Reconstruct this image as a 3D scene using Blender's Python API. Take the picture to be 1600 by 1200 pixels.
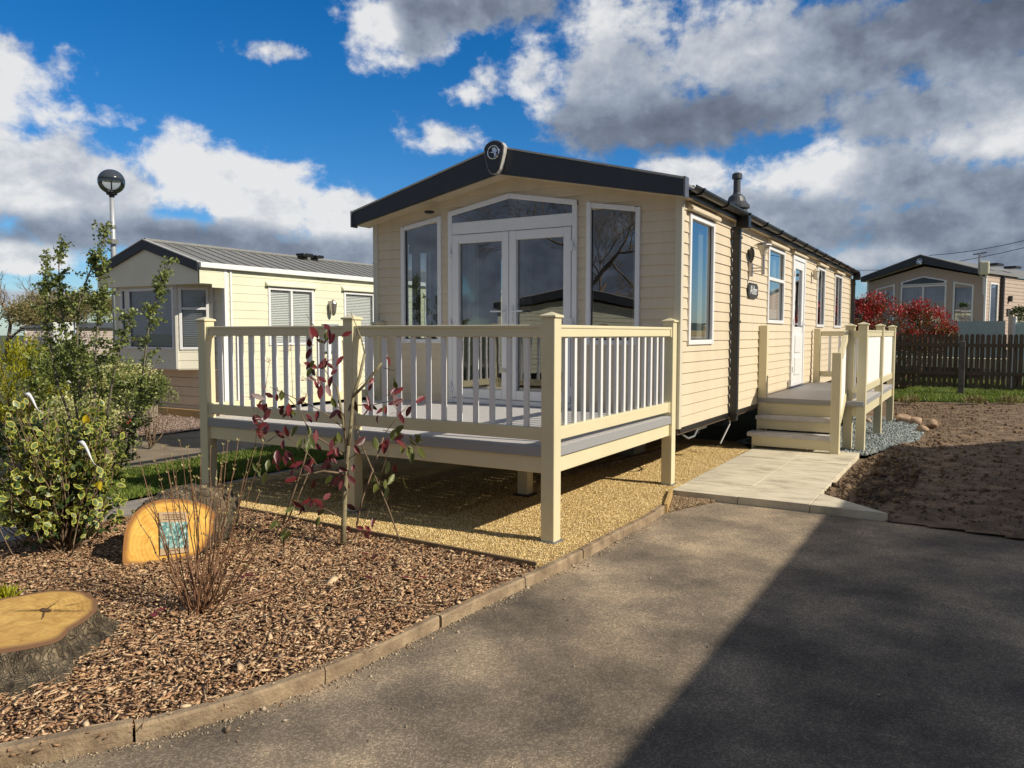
import bpy, bmesh, math, random
import numpy as np
from mathutils import Vector
random.seed(7); RNG = np.random.default_rng(7)
R = math.radians
for o in list(bpy.data.objects): bpy.data.objects.remove(o)
SC = bpy.context.scene; COL = SC.collection
# ---------------------------------------------------------------- camera
F_PX, CAM_H = 1217.75, 1.6
CAMP = np.array([2.6881, -7.939, CAM_H]); YAW, PITCH, ROLL = -.5368, -.0648, .0015
_f = np.array([math.sin(YAW)*math.cos(PITCH), math.cos(YAW)*math.cos(PITCH), math.sin(PITCH)])
_r = np.cross(_f, [0, 0, 1]); _r /= np.linalg.norm(_r); _u = np.cross(_r, _f)
_R = _r*math.cos(ROLL)+_u*math.sin(ROLL); _U = -_r*math.sin(ROLL)+_u*math.cos(ROLL)
cd = bpy.data.cameras.new('camera'); cam = bpy.data.objects.new('camera', cd); COL.objects.link(cam)
from mathutils import Matrix
m = Matrix.Identity(4)
for i in range(3):
    m[i][0] = _R[i]; m[i][1] = _U[i]; m[i][2] = -_f[i]; m[i][3] = CAMP[i]
cam.matrix_world = m
cd.sensor_width = 36; cd.lens = F_PX/1600*36; cd.clip_end = 3000; cd.clip_start = .05
SC.camera = cam
def ray(x, y): return _f+_R*(x-800)/F_PX-_U*(y-600)/F_PX
def pl(x, y, ax, val):
    d = ray(x, y); return CAMP+d*((val-CAMP[ax])/d[ax])
def g(x, y, z=0.): return pl(x, y, 2, z)
def at(x, y, depth): return CAMP+ray(x, y)*depth
def depth_of(P): return float((np.array(P)-CAMP)@_f)
# ---------------------------------------------------------------- light
SUN_DIR = Vector((1.0, .085, .715)).normalized()
SUN_EL = math.asin(SUN_DIR.z); SUN_AZ = math.atan2(SUN_DIR.x, SUN_DIR.y)
sl = bpy.data.lights.new('sun', 'SUN'); sl.energy = 5.0; sl.angle = R(.53); sl.color = (1, .91, .75)
so = bpy.data.objects.new('sun', sl); COL.objects.link(so)
so.rotation_euler = SUN_DIR.to_track_quat('Z', 'Y').to_euler(); so.location = (20, 0, 20)
SC.view_settings.view_transform = 'Standard'; SC.view_settings.look = 'None'
SC.view_settings.exposure = 0.12; SC.view_settings.gamma = 1.0
SC.render.engine = 'CYCLES'
# ---------------------------------------------------------------- world
W = bpy.data.worlds.new('World'); SC.world = W; W.use_nodes = True
def world():
    nt = W.node_tree; N = nt.nodes; L = nt.links; N.clear()
    def mth(op, a, b=None, c=None, clamp=False):
        n = N.new('ShaderNodeMath'); n.operation = op; n.use_clamp = clamp
        for i, v in enumerate((a, b, c)):
            if v is None: continue
            if isinstance(v, (int, float)): n.inputs[i].default_value = v
            else: L.new(v, n.inputs[i])
        return n.outputs[0]
    def mapr(v, a, b, c=0., d=1., smooth=True):
        n = N.new('ShaderNodeMapRange'); n.interpolation_type = 'SMOOTHSTEP' if smooth else 'LINEAR'
        L.new(v, n.inputs[0])
        for i, k in enumerate((a, b, c, d)): n.inputs[i+1].default_value = k
        return n.outputs[0]
    sky = N.new('ShaderNodeTexSky'); sky.sky_type = 'NISHITA'; sky.sun_disc = False
    sky.sun_elevation = SUN_EL; sky.sun_rotation = SUN_AZ; sky.air_density = 1.0; sky.dust_density = .3; sky.ozone_density = 3.0
    tc = N.new('ShaderNodeTexCoord'); sp = N.new('ShaderNodeSeparateXYZ'); L.new(tc.outputs['Generated'], sp.inputs[0])
    x, y, z = sp.outputs
    az = mth('MULTIPLY', mth('ARCTAN2', x, y), 57.2958)
    el = mth('MULTIPLY', mth('ARCSINE', z), 57.2958)
    # deepen the blue away from the horizon
    hsv = N.new('ShaderNodeHueSaturation'); hsv.inputs['Saturation'].default_value = 1.26; hsv.inputs['Value'].default_value = .74
    tint = N.new('ShaderNodeVectorMath'); tint.operation = 'MULTIPLY'; tint.inputs[1].default_value = (.80, .95, 1.16); L.new(sky.outputs[0], tint.inputs[0]); L.new(tint.outputs[0], hsv.inputs['Color'])
    # az/el plane, with detail
    cv = N.new('ShaderNodeCombineXYZ'); L.new(az, cv.inputs[0]); L.new(el, cv.inputs[1])
    def noise(vec, scale, detail, rough, off=(0, 0, 0), sc=(1, 1, 1), dist=0.):
        mp = N.new('ShaderNodeMapping'); mp.inputs['Location'].default_value = off; mp.inputs['Scale'].default_value = sc
        L.new(vec, mp.inputs[0])
        n = N.new('ShaderNodeTexNoise'); n.inputs['Scale'].default_value = scale; n.inputs['Detail'].default_value = detail
        n.inputs['Roughness'].default_value = rough; n.inputs['Distortion'].default_value = dist; L.new(mp.outputs[0], n.inputs['Vector'])
        return n.outputs[0]
    S = (1, 1.25, 1)
    n1 = noise(cv.outputs[0], .17, 10, .57, sc=S, dist=.1)
    n1b = noise(cv.outputs[0], .17, 10, .57, off=(-.7, -1.2, 0), sc=S, dist=.1)   # the same clouds a step towards the sun
    n2 = noise(cv.outputs[0], .085, 4, .5, off=(31, 7, 0), sc=S)
    n3 = noise(cv.outputs[0], .6, 9, .62, off=(3, 9, 0), sc=S)
    # cloud masses: (x, y, rx, ry) seen from here, turned into sky directions; tone 1 = white, 0 = slate
    blobs = [
        (-60, 215, 150, 92, 1.0), (75, 265, 130, 82, .95), (190, 300, 110, 62, .95), (305, 285, 105, 76, 1.1), (430, 312, 100, 70, 1.0), (535, 345, 95, 52, .9), (120, 215, 50, 24, .8),
        (250, 362, 300, 38, .25), (500, 390, 220, 26, .28), (25, 398, 75, 20, .9), (90, 470, 260, 14, .55), (620, 400, 150, 30, .3),
        (572, 38, 52, 56, 1.0), (445, 82, 46, 12, .9), (835, 118, 44, 60, .85), (742, 150, 58, 20, .85), (770, 130, 30, 30, .8), (700, 212, 62, 28, .85),
        (740, 8, 150, 34, .3), (660, 30, 44, 50, .42),
        (985, 95, 110, 110, .62), (950, 50, 66, 56, 1.0), (1030, 195, 170, 50, .10), (1160, 80, 150, 84, .78), (1150, 175, 150, 50, .22), (1320, 70, 170, 76, .45), (1490, 45, 230, 84, .08),
        (1560, 145, 170, 70, .55), (1430, 170, 110, 46, .5), (1580, 215, 130, 44, .9),
        (1060, 275, 90, 34, .85), (1265, 280, 90, 46, 1.1), (1420, 280, 130, 56, .5), (1560, 300, 150, 60, .32), (1200, 335, 220, 40, .5), (1420, 355, 230, 50, .38), (1570, 385, 200, 50, .3),
        (900, 300, 90, 16, .4), (1370, 398, 80, 18, 1.0)]
    D = None; T = None; Wt = None
    for (px, py, rx, ry, tone) in blobs:
        d = ray(px, py); d = d/np.linalg.norm(d)
        a0 = math.degrees(math.atan2(d[0], d[1])); e0 = math.degrees(math.asin(d[2]))
        k = 57.3/F_PX*.86
        sub = N.new('ShaderNodeVectorMath'); sub.operation = 'MULTIPLY_ADD'
        sx, sy = 1/(rx*k), 1/(ry*k)
        L.new(cv.outputs[0], sub.inputs[0]); sub.inputs[1].default_value = (sx, sy, 0); sub.inputs[2].default_value = (-a0*sx, -e0*sy, 0)
        ln = N.new('ShaderNodeVectorMath'); ln.operation = 'LENGTH'; L.new(sub.outputs[0], ln.inputs[0])
        v = mth('SUBTRACT', 1.25, ln.outputs['Value']) if rx > 72 or py > 230 else mth('MULTIPLY_ADD', ln.outputs['Value'], -.50, .66)
        w = mth('POWER', mth('MAXIMUM', mth('SUBTRACT', 1.7, ln.outputs['Value']), .001), 3.)
        wt = mth('MULTIPLY', w, tone)
        D = v if D is None else mth('SMOOTH_MAX', D, v, .25)
        T = wt if T is None else mth('ADD', T, wt); Wt = w if Wt is None else mth('ADD', Wt, w)
    tone = mth('DIVIDE', mth('ADD', T, .04), mth('ADD', Wt, .05))
    # the rest of the sky, out of this view: broken cloud
    da = mth('ABSOLUTE', mth('SUBTRACT', az, math.degrees(YAW)))
    away = mapr(da, 42, 60)
    up = mapr(el, 34, 48)
    aw = mth('MAXIMUM', away, up)
    gen = mapr(n2, .28, .50, -.8, 1.5, False)
    Dm = mth('ADD', mth('MULTIPLY', D, mth('SUBTRACT', 1., aw)), mth('MULTIPLY', gen, aw))
    tone = mth('ADD', mth('MULTIPLY', tone, mth('SUBTRACT', 1., aw)), mth('MULTIPLY', aw, .33))
    dens = mth('ADD', Dm, mth('MULTIPLY', mth('SUBTRACT', n1, .5), 3.8))
    dens = mth('ADD', dens, mth('MULTIPLY', mth('SUBTRACT', n3, .5), .75))
    densb = mth('ADD', Dm, mth('MULTIPLY', mth('SUBTRACT', n1b, .5), 3.8))
    alpha = mapr(dens, -.08, .55)
    relief = mth('MULTIPLY', mth('SUBTRACT', dens, densb), .30)
    thin = mapr(dens, .1, 1.3, .07, 0.)
    low = mth('MULTIPLY', mth('SUBTRACT', n2, .5), -.5)
    sh = mth('ADD', mth('ADD', mth('ADD', tone, relief), mth('ADD', thin, low)), mth('MULTIPLY', mth('SUBTRACT', n3, .5), .22), clamp=True)
    cr = N.new('ShaderNodeValToRGB'); e = cr.color_ramp.elements
    e[0].position = 0; e[0].color = (.105, .122, .16, 1); e[1].position = 1; e[1].color = (.74, .745, .75, 1)
    for p_, c_ in ((.28, (.17, .20, .26, 1)), (.55, (.30, .345, .42, 1)), (.8, (.50, .53, .58, 1))):
        q = e.new(p_); q.color = c_
    L.new(sh, cr.inputs[0])
    sc = N.new('ShaderNodeVectorMath'); sc.operation = 'SCALE'; L.new(cr.outputs[0], sc.inputs[0]); sc.inputs['Scale'].default_value = 1/.12
    mx = N.new('ShaderNodeMix'); mx.data_type = 'RGBA'; L.new(mth('MULTIPLY', alpha, .97), mx.inputs['Factor'])
    L.new(hsv.outputs[0], mx.inputs['A']); L.new(sc.outputs[0], mx.inputs['B'])
    bg = N.new('ShaderNodeBackground'); bg.inputs['Strength'].default_value = .12; L.new(mx.outputs['Result'], bg.inputs[0])
    out = N.new('ShaderNodeOutputWorld'); L.new(bg.outputs[0], out.inputs[0])
world()
W.cycles.sampling_method = 'MANUAL'; W.cycles.sample_map_resolution = 512
# ---------------------------------------------------------------- materials
MATS = {}
def mat(name, c1, c2=None, scale=6., rough=.6, bump=0., bscale=None, detail=6, metal=0., spec=.5, c3=None, island=0., stretch=None, bdist=.01, thr=(.35, .65), sss=False, coat=0.):
    if name in MATS: return MATS[name]
    M = bpy.data.materials.new(name); M.use_nodes = True; nt = M.node_tree; N = nt.nodes; L = nt.links
    b = N['Principled BSDF']; b.inputs['Roughness'].default_value = rough; b.inputs['Metallic'].default_value = metal
    b.inputs['Specular IOR Level'].default_value = spec; b.inputs['Coat Weight'].default_value = coat
    tc = N.new('ShaderNodeTexCoord'); vec = tc.outputs['Object']
    if stretch:
        mp = N.new('ShaderNodeMapping'); mp.inputs['Scale'].default_value = stretch; L.new(vec, mp.inputs[0]); vec = mp.outputs[0]
    col = None
    if c2 is not None:
        n = N.new('ShaderNodeTexNoise'); n.inputs['Scale'].default_value = scale; n.inputs['Detail'].default_value = detail; n.inputs['Roughness'].default_value = .62
        L.new(vec, n.inputs['Vector'])
        cr = N.new('ShaderNodeValToRGB'); e = cr.color_ramp.elements
        e[0].position = thr[0]; e[0].color = (*c1, 1); e[1].position = thr[1]; e[1].color = (*c2, 1)
        if c3: q = e.new((thr[0]+thr[1])/2); q.color = (*c3, 1)
        L.new(n.outputs[0], cr.inputs[0]); col = cr.outputs[0]
    if island:
        gm = N.new('ShaderNodeNewGeometry')
        if c2 is not None:
            cr2 = N.new('ShaderNodeValToRGB'); e = cr2.color_ramp.elements; e[0].color = (*c1, 1); e[1].color = (*c2, 1)
            if c3: q = e.new(.5); q.color = (*c3, 1)
            L.new(gm.outputs['Random Per Island'], cr2.inputs[0])
            mx = N.new('ShaderNodeMix'); mx.data_type = 'RGBA'; mx.inputs['Factor'].default_value = island
            L.new(col, mx.inputs['A']); L.new(cr2.outputs[0], mx.inputs['B']); col = mx.outputs['Result']
    if col is None: b.inputs['Base Color'].default_value = (*c1, 1)
    else: L.new(col, b.inputs['Base Color'])
    if bump:
        n = N.new('ShaderNodeTexNoise'); n.inputs['Scale'].default_value = bscale or scale*4; n.inputs['Detail'].default_value = 5
        L.new(vec, n.inputs['Vector']); bp = N.new('ShaderNodeBump'); bp.inputs['Strength'].default_value = bump; bp.inputs['Distance'].default_value = bdist
        L.new(n.outputs[0], bp.inputs['Height']); L.new(bp.outputs[0], b.inputs['Normal'])
    if sss:
        out = N['Material Output']; tr = N.new('ShaderNodeBsdfTranslucent')
        if col is None: tr.inputs[0].default_value = (*c1, 1)
        else: L.new(col, tr.inputs[0])
        ms = N.new('ShaderNodeMixShader'); ms.inputs[0].default_value = .35; L.new(b.outputs[0], ms.inputs[1]); L.new(tr.outputs[0], ms.inputs[2]); L.new(ms.outputs[0], out.inputs[0])
    MATS[name] = M; return M
def glass_mat(name, tint=(.72, .78, .78), boost=1.0):
    if name in MATS: return MATS[name]
    M = bpy.data.materials.new(name); M.use_nodes = True; nt = M.node_tree; N = nt.nodes; L = nt.links; N.remove(N['Principled BSDF'])
    tr = N.new('ShaderNodeBsdfTransparent'); tr.inputs[0].default_value = (*tint, 1)
    gl = N.new('ShaderNodeBsdfGlossy'); gl.inputs['Roughness'].default_value = .0; gl.inputs[0].default_value = (.95, .97, 1, 1)
    fr = N.new('ShaderNodeFresnel'); fr.inputs[0].default_value = 1.5
    mm = N.new('ShaderNodeMath'); mm.operation = 'MULTIPLY_ADD'; mm.inputs[1].default_value = 1.7*boost; mm.inputs[2].default_value = .14*boost; mm.use_clamp = True
    L.new(fr.outputs[0], mm.inputs[0])
    n = N.new('ShaderNodeTexNoise'); n.inputs['Scale'].default_value = 1.3; tc = N.new('ShaderNodeTexCoord'); L.new(tc.outputs['Object'], n.inputs[0])
    bp = N.new('ShaderNodeBump'); bp.inputs['Strength'].default_value = .05; bp.inputs['Distance'].default_value = .03; L.new(n.outputs[0], bp.inputs['Height']); L.new(bp.outputs[0], gl.inputs['Normal'])
    mx = N.new('ShaderNodeMixShader'); L.new(mm.outputs[0], mx.inputs[0]); L.new(tr.outputs[0], mx.inputs[1]); L.new(gl.outputs[0], mx.inputs[2])
    L.new(mx.outputs[0], N['Material Output'].inputs[0]); MATS[name] = M; return M
def leaf_mat(name, cin, cedge, thr=.6, c_alt=None, sss=.25, rough=.42):
    M = bpy.data.materials.new(name); M.use_nodes = True; nt = M.node_tree; N = nt.nodes; L = nt.links; b = N['Principled BSDF']
    b.inputs['Roughness'].default_value = rough
    at_ = N.new('ShaderNodeAttribute'); at_.attribute_name = 'edge'
    gm = N.new('ShaderNodeNewGeometry')
    tc = N.new('ShaderNodeTexCoord'); n = N.new('ShaderNodeTexNoise'); n.inputs['Scale'].default_value = 60; n.inputs['Detail'].default_value = 3; L.new(tc.outputs['Object'], n.inputs[0])
    a = N.new('ShaderNodeMath'); a.operation = 'MULTIPLY_ADD'; a.inputs[1].default_value = .5; L.new(n.outputs[0], a.inputs[0]); L.new(at_.outputs['Fac'], a.inputs[2])
    mr = N.new('ShaderNodeMapRange'); L.new(a.outputs[0], mr.inputs[0]); mr.inputs[1].default_value = thr+.22; mr.inputs[2].default_value = thr+.30
    cr = N.new('ShaderNodeValToRGB'); e = cr.color_ramp.elements; e[0].color = (*cin, 1); e[1].color = (*(c_alt or tuple(k*1.7 for k in cin)), 1); L.new(gm.outputs['Random Per Island'], cr.inputs[0])
    mx = N.new('ShaderNodeMix'); mx.data_type = 'RGBA'; L.new(mr.outputs[0], mx.inputs['Factor']); L.new(cr.outputs[0], mx.inputs['A']); mx.inputs['B'].default_value = (*cedge, 1)
    L.new(mx.outputs['Result'], b.inputs['Base Color'])
    tr = N.new('ShaderNodeBsdfTranslucent'); L.new(mx.outputs['Result'], tr.inputs[0]); ms = N.new('ShaderNodeMixShader'); ms.inputs[0].default_value = sss
    L.new(b.outputs[0], ms.inputs[1]); L.new(tr.outputs[0], ms.inputs[2]); L.new(ms.outputs[0], N['Material Output'].inputs[0])
    MATS[name] = M; return M
# ---------------------------------------------------------------- mesh helpers
class MB:
    def __init__(s): s.v = []; s.f = []
    def add(s, V, Fc):
        k = len(s.v); s.v += [tuple(map(float, p)) for p in V]; s.f += [tuple(i+k for i in f) for f in Fc]; return s
    def box(s, x0, y0, z0, x1, y1, z1, M=None):
        x0, x1 = sorted((x0, x1)); y0, y1 = sorted((y0, y1)); z0, z1 = sorted((z0, z1))
        V = [(x, y, z) for z in (z0, z1) for y in (y0, y1) for x in (x0, x1)]
        if M: V = [M(*p) for p in V]
        return s.add(V, [(0, 2, 3, 1), (4, 5, 7, 6), (0, 1, 5, 4), (2, 6, 7, 3), (0, 4, 6, 2), (1, 3, 7, 5)])
    def prism(s, poly, a, b, ax=1, M=None):
        """poly in the two other axes, extruded from a to b along ax"""
        n = len(poly); V = []
        for t in (a, b):
            for p, q in poly:
                P = [p, q]; P.insert(ax, t); V.append(M(*P) if M else tuple(P))
        Fc = [tuple(range(n)), tuple(range(2*n-1, n-1, -1))]+[(i, (i+1) % n, n+(i+1) % n, n+i) for i in range(n)]
        return s.add(V, Fc)
    def tube(s, pts, rad, n=8, cap=True):
        pts = [Vector(p) for p in pts]
        if not hasattr(rad, '__len__'): rad = [rad]*len(pts)
        V = []; up = Vector((0, 0, 1))
        for i, p in enumerate(pts):
            t = (pts[min(i+1, len(pts)-1)]-pts[max(i-1, 0)])
            if t.length < 1e-9: t = Vector((0, 0, 1))
            t.normalize(); a = t.cross(up if abs(t.z) < .9 else Vector((1, 0, 0))).normalized(); b = t.cross(a)
            for k in range(n):
                an = 2*math.pi*k/n; V.append(p+(a*math.cos(an)+b*math.sin(an))*rad[i])
        Fc = [(i*n+k, i*n+(k+1) % n, (i+1)*n+(k+1) % n, (i+1)*n+k) for i in range(len(pts)-1) for k in range(n)]
        if cap: Fc += [tuple(range(n))[::-1], tuple((len(pts)-1)*n+k for k in range(n))]
        return s.add(V, Fc)
    def lathe(s, prof, c=(0, 0, 0), n=20, cap=True):
        V = [(c[0]+r*math.cos(2*math.pi*k/n), c[1]+r*math.sin(2*math.pi*k/n), c[2]+z) for r, z in prof for k in range(n)]
        Fc = [(i*n+k, i*n+(k+1) % n, (i+1)*n+(k+1) % n, (i+1)*n+k) for i in range(len(prof)-1) for k in range(n)]
        if cap: Fc += [tuple(range(n))[::-1], tuple((len(prof)-1)*n+k for k in range(n))]
        return s.add(V, Fc)
def worldloc(o):
    v = Vector((0, 0, 0))
    while o: v += o.location; o = o.parent
    return v
def obj(name, mb, m, parent=None, bevel=0., smooth=False, local=True, recalc=True, cut=None):
    me = bpy.data.meshes.new(name)
    off = Vector((0, 0, 0)) if (local or parent is None) else worldloc(parent)
    me.from_pydata([tuple(Vector(p)-off) for p in mb.v], [], mb.f)
    if recalc or cut:
        bm = bmesh.new(); bm.from_mesh(me)
        if cut:
            for co, no in cut: bmesh.ops.bisect_plane(bm, geom=bm.verts[:]+bm.edges[:]+bm.faces[:], plane_co=co, plane_no=no, clear_outer=True)
        if recalc: bmesh.ops.recalc_face_normals(bm, faces=bm.faces)
        bm.to_mesh(me); bm.free()
    me.materials.append(m)
    if smooth: me.shade_smooth()
    o = bpy.data.objects.new(name, me); COL.objects.link(o)
    if parent: o.parent = parent
    if bevel:
        bv = o.modifiers.new('bevel', 'BEVEL'); bv.width = bevel; bv.segments = 2; bv.limit_method = 'ANGLE'
    return o
def obj_np(name, V, Fc, m, parent=None, smooth=False, attr=None):
    V = np.asarray(V, np.float32); Fc = np.asarray(Fc, np.int32)
    if parent is not None: V = V-np.array(worldloc(parent), np.float32)
    me = bpy.data.meshes.new(name); k = Fc.shape[1]
    me.vertices.add(len(V)); me.vertices.foreach_set('co', V.ravel())
    me.loops.add(Fc.size); me.loops.foreach_set('vertex_index', Fc.ravel())
    me.polygons.add(len(Fc)); me.polygons.foreach_set('loop_start', np.arange(0, Fc.size, k, dtype=np.int32))
    me.update(calc_edges=True)
    if attr is not None:
        a = me.attributes.new('edge', 'FLOAT', 'POINT'); a.data.foreach_set('value', np.asarray(attr, np.float32))
    me.materials.append(m)
    if smooth: me.shade_smooth()
    o = bpy.data.objects.new(name, me); COL.objects.link(o)
    if parent: o.parent = parent
    return o
def tag(o, label=None, cat=None, group=None, kind=None):
    for k, v in (('label', label), ('category', cat), ('group', group), ('kind', kind)):
        if v: o[k] = v
    return o
def thing(name, loc, label, cat, rz=0., group=None):
    o = bpy.data.objects.new(name, None); COL.objects.link(o); o.location = loc; o.rotation_euler = (0, 0, rz); o.empty_display_size = .2
    return tag(o, label, cat, group)
def struct(name, mb, m, **k): return tag(obj(name, mb, m, **k), kind='structure')
# noise in numpy
def vnoise(x, y, seed=0):
    xi = np.floor(x).astype(int); yi = np.floor(y).astype(int); xf = x-xi; yf = y-yi
    def h(a, b):
        n = (a*374761393+b*668265263+seed*1442695041) & 0x7fffffff
        n = ((n ^ (n >> 13))*1274126177) & 0x7fffffff
        return ((n ^ (n >> 16)) & 0xffff)/65535.
    u = xf*xf*(3-2*xf); v = yf*yf*(3-2*yf)
    return (h(xi, yi)*(1-u)+h(xi+1, yi)*u)*(1-v)+(h(xi, yi+1)*(1-u)+h(xi+1, yi+1)*u)*v
def fbm(x, y, o=5, seed=0):
    s = 0; a = .5
    for i in range(o): s = s+a*vnoise(x*2**i, y*2**i, seed+i); a *= .5
    return s
def in_poly(x, y, P):
    c = np.zeros(len(x), bool); n = len(P)
    for i in range(n):
        x0, y0 = P[i]; x1, y1 = P[(i+1) % n]
        k = ((y0 > y) != (y1 > y)) & (x < (x1-x0)*(y-y0)/((y1-y0) or 1e-9)+x0); c ^= k
    return c
def sample_poly(P, n, dens=None):
    P = [tuple(p[:2]) for p in P]; xs = [p[0] for p in P]; ys = [p[1] for p in P]; out = np.zeros((0, 2))
    while len(out) < n:
        q = np.column_stack([RNG.uniform(min(xs), max(xs), n*2), RNG.uniform(min(ys), max(ys), n*2)])
        k = in_poly(q[:, 0], q[:, 1], P)
        if dens is not None: k &= RNG.random(len(q)) < dens(q[:, 0], q[:, 1])
        out = np.vstack([out, q[k]])
    return out[:n]
def randrot(n, tilt=None):
    """random rotation matrices; tilt limits how far local z leans from world z"""
    az = RNG.uniform(0, 2*np.pi, n); t = np.arccos(RNG.uniform(-1, 1, n)) if tilt is None else RNG.normal(0, tilt, n); ta = RNG.uniform(0, 2*np.pi, n)
    ca, sa = np.cos(az), np.sin(az); Z = np.zeros(n); O = np.ones(n)
    A = np.stack([np.stack([ca, -sa, Z], 1), np.stack([sa, ca, Z], 1), np.stack([Z, Z, O], 1)], 1)
    kx, ky = np.cos(ta), np.sin(ta); c, s = np.cos(t), np.sin(t); v = 1-c
    B = np.stack([np.stack([c+kx*kx*v, kx*ky*v, ky*s], 1), np.stack([kx*ky*v, c+ky*ky*v, -kx*s], 1), np.stack([-ky*s, kx*s, c], 1)], 1)
    return B@A
OCT_V = np.array([[1, 0, 0], [-1, 0, 0], [0, 1, 0], [0, -1, 0], [0, 0, 1], [0, 0, -1]], float)
OCT_F = np.array([[0, 2, 4], [2, 1, 4], [1, 3, 4], [3, 0, 4], [2, 0, 5], [1, 2, 5], [3, 1, 5], [0, 3, 5]])
CHIP_V = np.array([[-1, -.8, 0], [-.3, -1, .3], [1, -.5, 0], [.9, .7, .15], [.1, 1, -.1], [-.9, .6, 0], [0, 0, .9], [0, 0, -.9]], float)
CHIP_F = np.array([[i, (i+1) % 6, 6] for i in range(6)]+[[(i+1) % 6, i, 7] for i in range(6)])
def scatter(name, C, size, rot, m, T=(OCT_V, OCT_F), parent=None, jit=.25, smooth=False):
    n = len(C); V0, F0 = T; k = len(V0)
    V = V0[None]*(1+RNG.uniform(-jit, jit, (n, k, 1)))*size[:, None, :]
    V = np.einsum('nij,nkj->nki', rot, V)+C[:, None, :]
    Fc = (F0[None]+(np.arange(n)*k)[:, None, None]).reshape(-1, 3)
    return obj_np(name, V.reshape(-1, 3), Fc, m, parent, smooth)
# leaf: midrib of 3 points, outline of 8
LEAF_V = np.array([[0, 0, 0], [.22, .22, .06], [.52, .31, .08], [.82, .17, .03], [1, 0, -.08], [.82, -.17, .03], [.52, -.31, .08], [.22, -.22, .06], [.3, 0, -.02], [.6, 0, -.02]], float)
LEAF_F = np.array([[0, 8, 1], [8, 2, 1], [8, 9, 2], [9, 3, 2], [9, 4, 3], [4, 9, 5], [9, 6, 5], [9, 8, 6], [8, 7, 6], [8, 0, 7]])
LEAF_E = np.array([1, 1, 1, 1, 1, 1, 1, 1, 0, 0], float)
SM_V = np.array([[0, 0, 0], [.5, .38, .1], [1, 0, 0], [.5, -.38, .1]], float); SM_F = np.array([[0, 2, 1], [0, 3, 2]]); SM_E = np.array([0, 1, .5, 1.])
def dir_rot(D, roll=None):
    n = len(D); D = D/np.linalg.norm(D, axis=1, keepdims=True); up = RNG.normal(size=(n, 3)) if roll is None else roll
    Yv = np.cross(up, D); Yv /= np.linalg.norm(Yv, axis=1, keepdims=True)+1e-9; Zv = np.cross(D, Yv)
    return np.stack([D, Yv, Zv], 2)
def leaves(name, C, D, size, m, parent=None, width=1., big=True, roll=None):
    T = (LEAF_V, LEAF_F, LEAF_E) if big else (SM_V, SM_F, SM_E); n = len(C); k = len(T[0])
    s = np.asarray(size).reshape(-1, 1, 1)*np.ones((n, 1, 1)); V = T[0][None]*s*np.array([1, width, 1])
    V[:, :, 2] *= RNG.uniform(-.6, 1.8, (n, 1))
    V = np.einsum('nij,nkj->nki', dir_rot(D, roll), V)+C[:, None, :]
    Fc = (T[1][None]+(np.arange(n)*k)[:, None, None]).reshape(-1, 3)
    return obj_np(name, V.reshape(-1, 3), Fc, m, parent, False, np.tile(T[2], n))
def tubes_np(name, segs, m, parent=None, n=4):
    """segs: list of (points, radii)"""
    mb = MB()
    for p, r in segs: mb.tube(p, r, n)
    return obj(name, mb, m, parent, smooth=True, local=False, recalc=False)
# ================================================================ materials in use
clad_m = mat('cladding_cream', (.58, .495, .365), (.655, .56, .415), 4, .5, .12, 60, stretch=(1, 1, .12), thr=(.25, .6))
clad_l = mat('cladding_lemon', (.66, .655, .50), (.72, .715, .55), 2, .5, .08, 50)
clad_g = mat('cladding_bay_grey', (.74, .71, .58), (.78, .75, .62), 2, .5, .06, 50)
clad_p = mat('cladding_pinkish', (.62, .50, .40), (.66, .54, .43), 2, .55)
post_m = mat('upvc_cream', (.655, .595, .40), (.70, .635, .425), 2, .38, .03, 80)
white_m = mat('upvc_white', (.74, .75, .76), (.78, .78, .79), 2, .3)
balu_m = mat('baluster_white', (.74, .74, .75), (.78, .78, .78), 2, .35)
anth = mat('anthracite_board', (.020, .024, .032), (.028, .032, .042), 3, .42)
black_m = mat('black_plastic', (.012, .012, .014), None, rough=.35)
grey_deck = mat('grey_composite', (.46, .445, .44), (.56, .54, .53), 8, .5, .15, 120, stretch=(1, 12, 1))
alu = mat('brushed_steel', (.45, .42, .40), None, rough=.35, metal=.9)
chrome = mat('chrome', (.75, .78, .82), None, rough=.12, metal=1.)
roof_tile = mat('roof_sheet_grey', (.13, .135, .14), (.25, .25, .245), 40, .8, .3, 120)
trimgrey = mat('roof_trim_grey', (.36, .36, .34), (.45, .44, .42), 6, .5)
glass = glass_mat('window_glass')
glassd = glass_mat('window_glass_far', (.7, .75, .78), 1.0)
room = mat('room_lining', (.17, .145, .12), (.2, .17, .14), 2, .8)
curt = mat('curtain_fabric', (.36, .34, .29), (.46, .43, .37), 5, .9, stretch=(8, 8, .3))
curtw = mat('net_curtain', (.42, .44, .45), (.60, .60, .60), 4, .9, stretch=(9, 9, .2))
blindm = mat('blind_slats', (.66, .68, .68), None, rough=.5)
sofa = mat('sofa_cloth', (.24, .19, .12), (.3, .24, .15), 4, .9)
wood_floor = mat('lining_floor', (.10, .07, .05), None, rough=.6)
concrete = mat('concrete_kerb', (.17, .12, .075), (.36, .27, .17), 7, .9, .8, 70, c3=(.26, .19, .12))
timber = mat('yellow_timber', (.42, .27, .10), (.52, .35, .15), 4, .7, .3, 60, stretch=(1, 8, 8))
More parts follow.
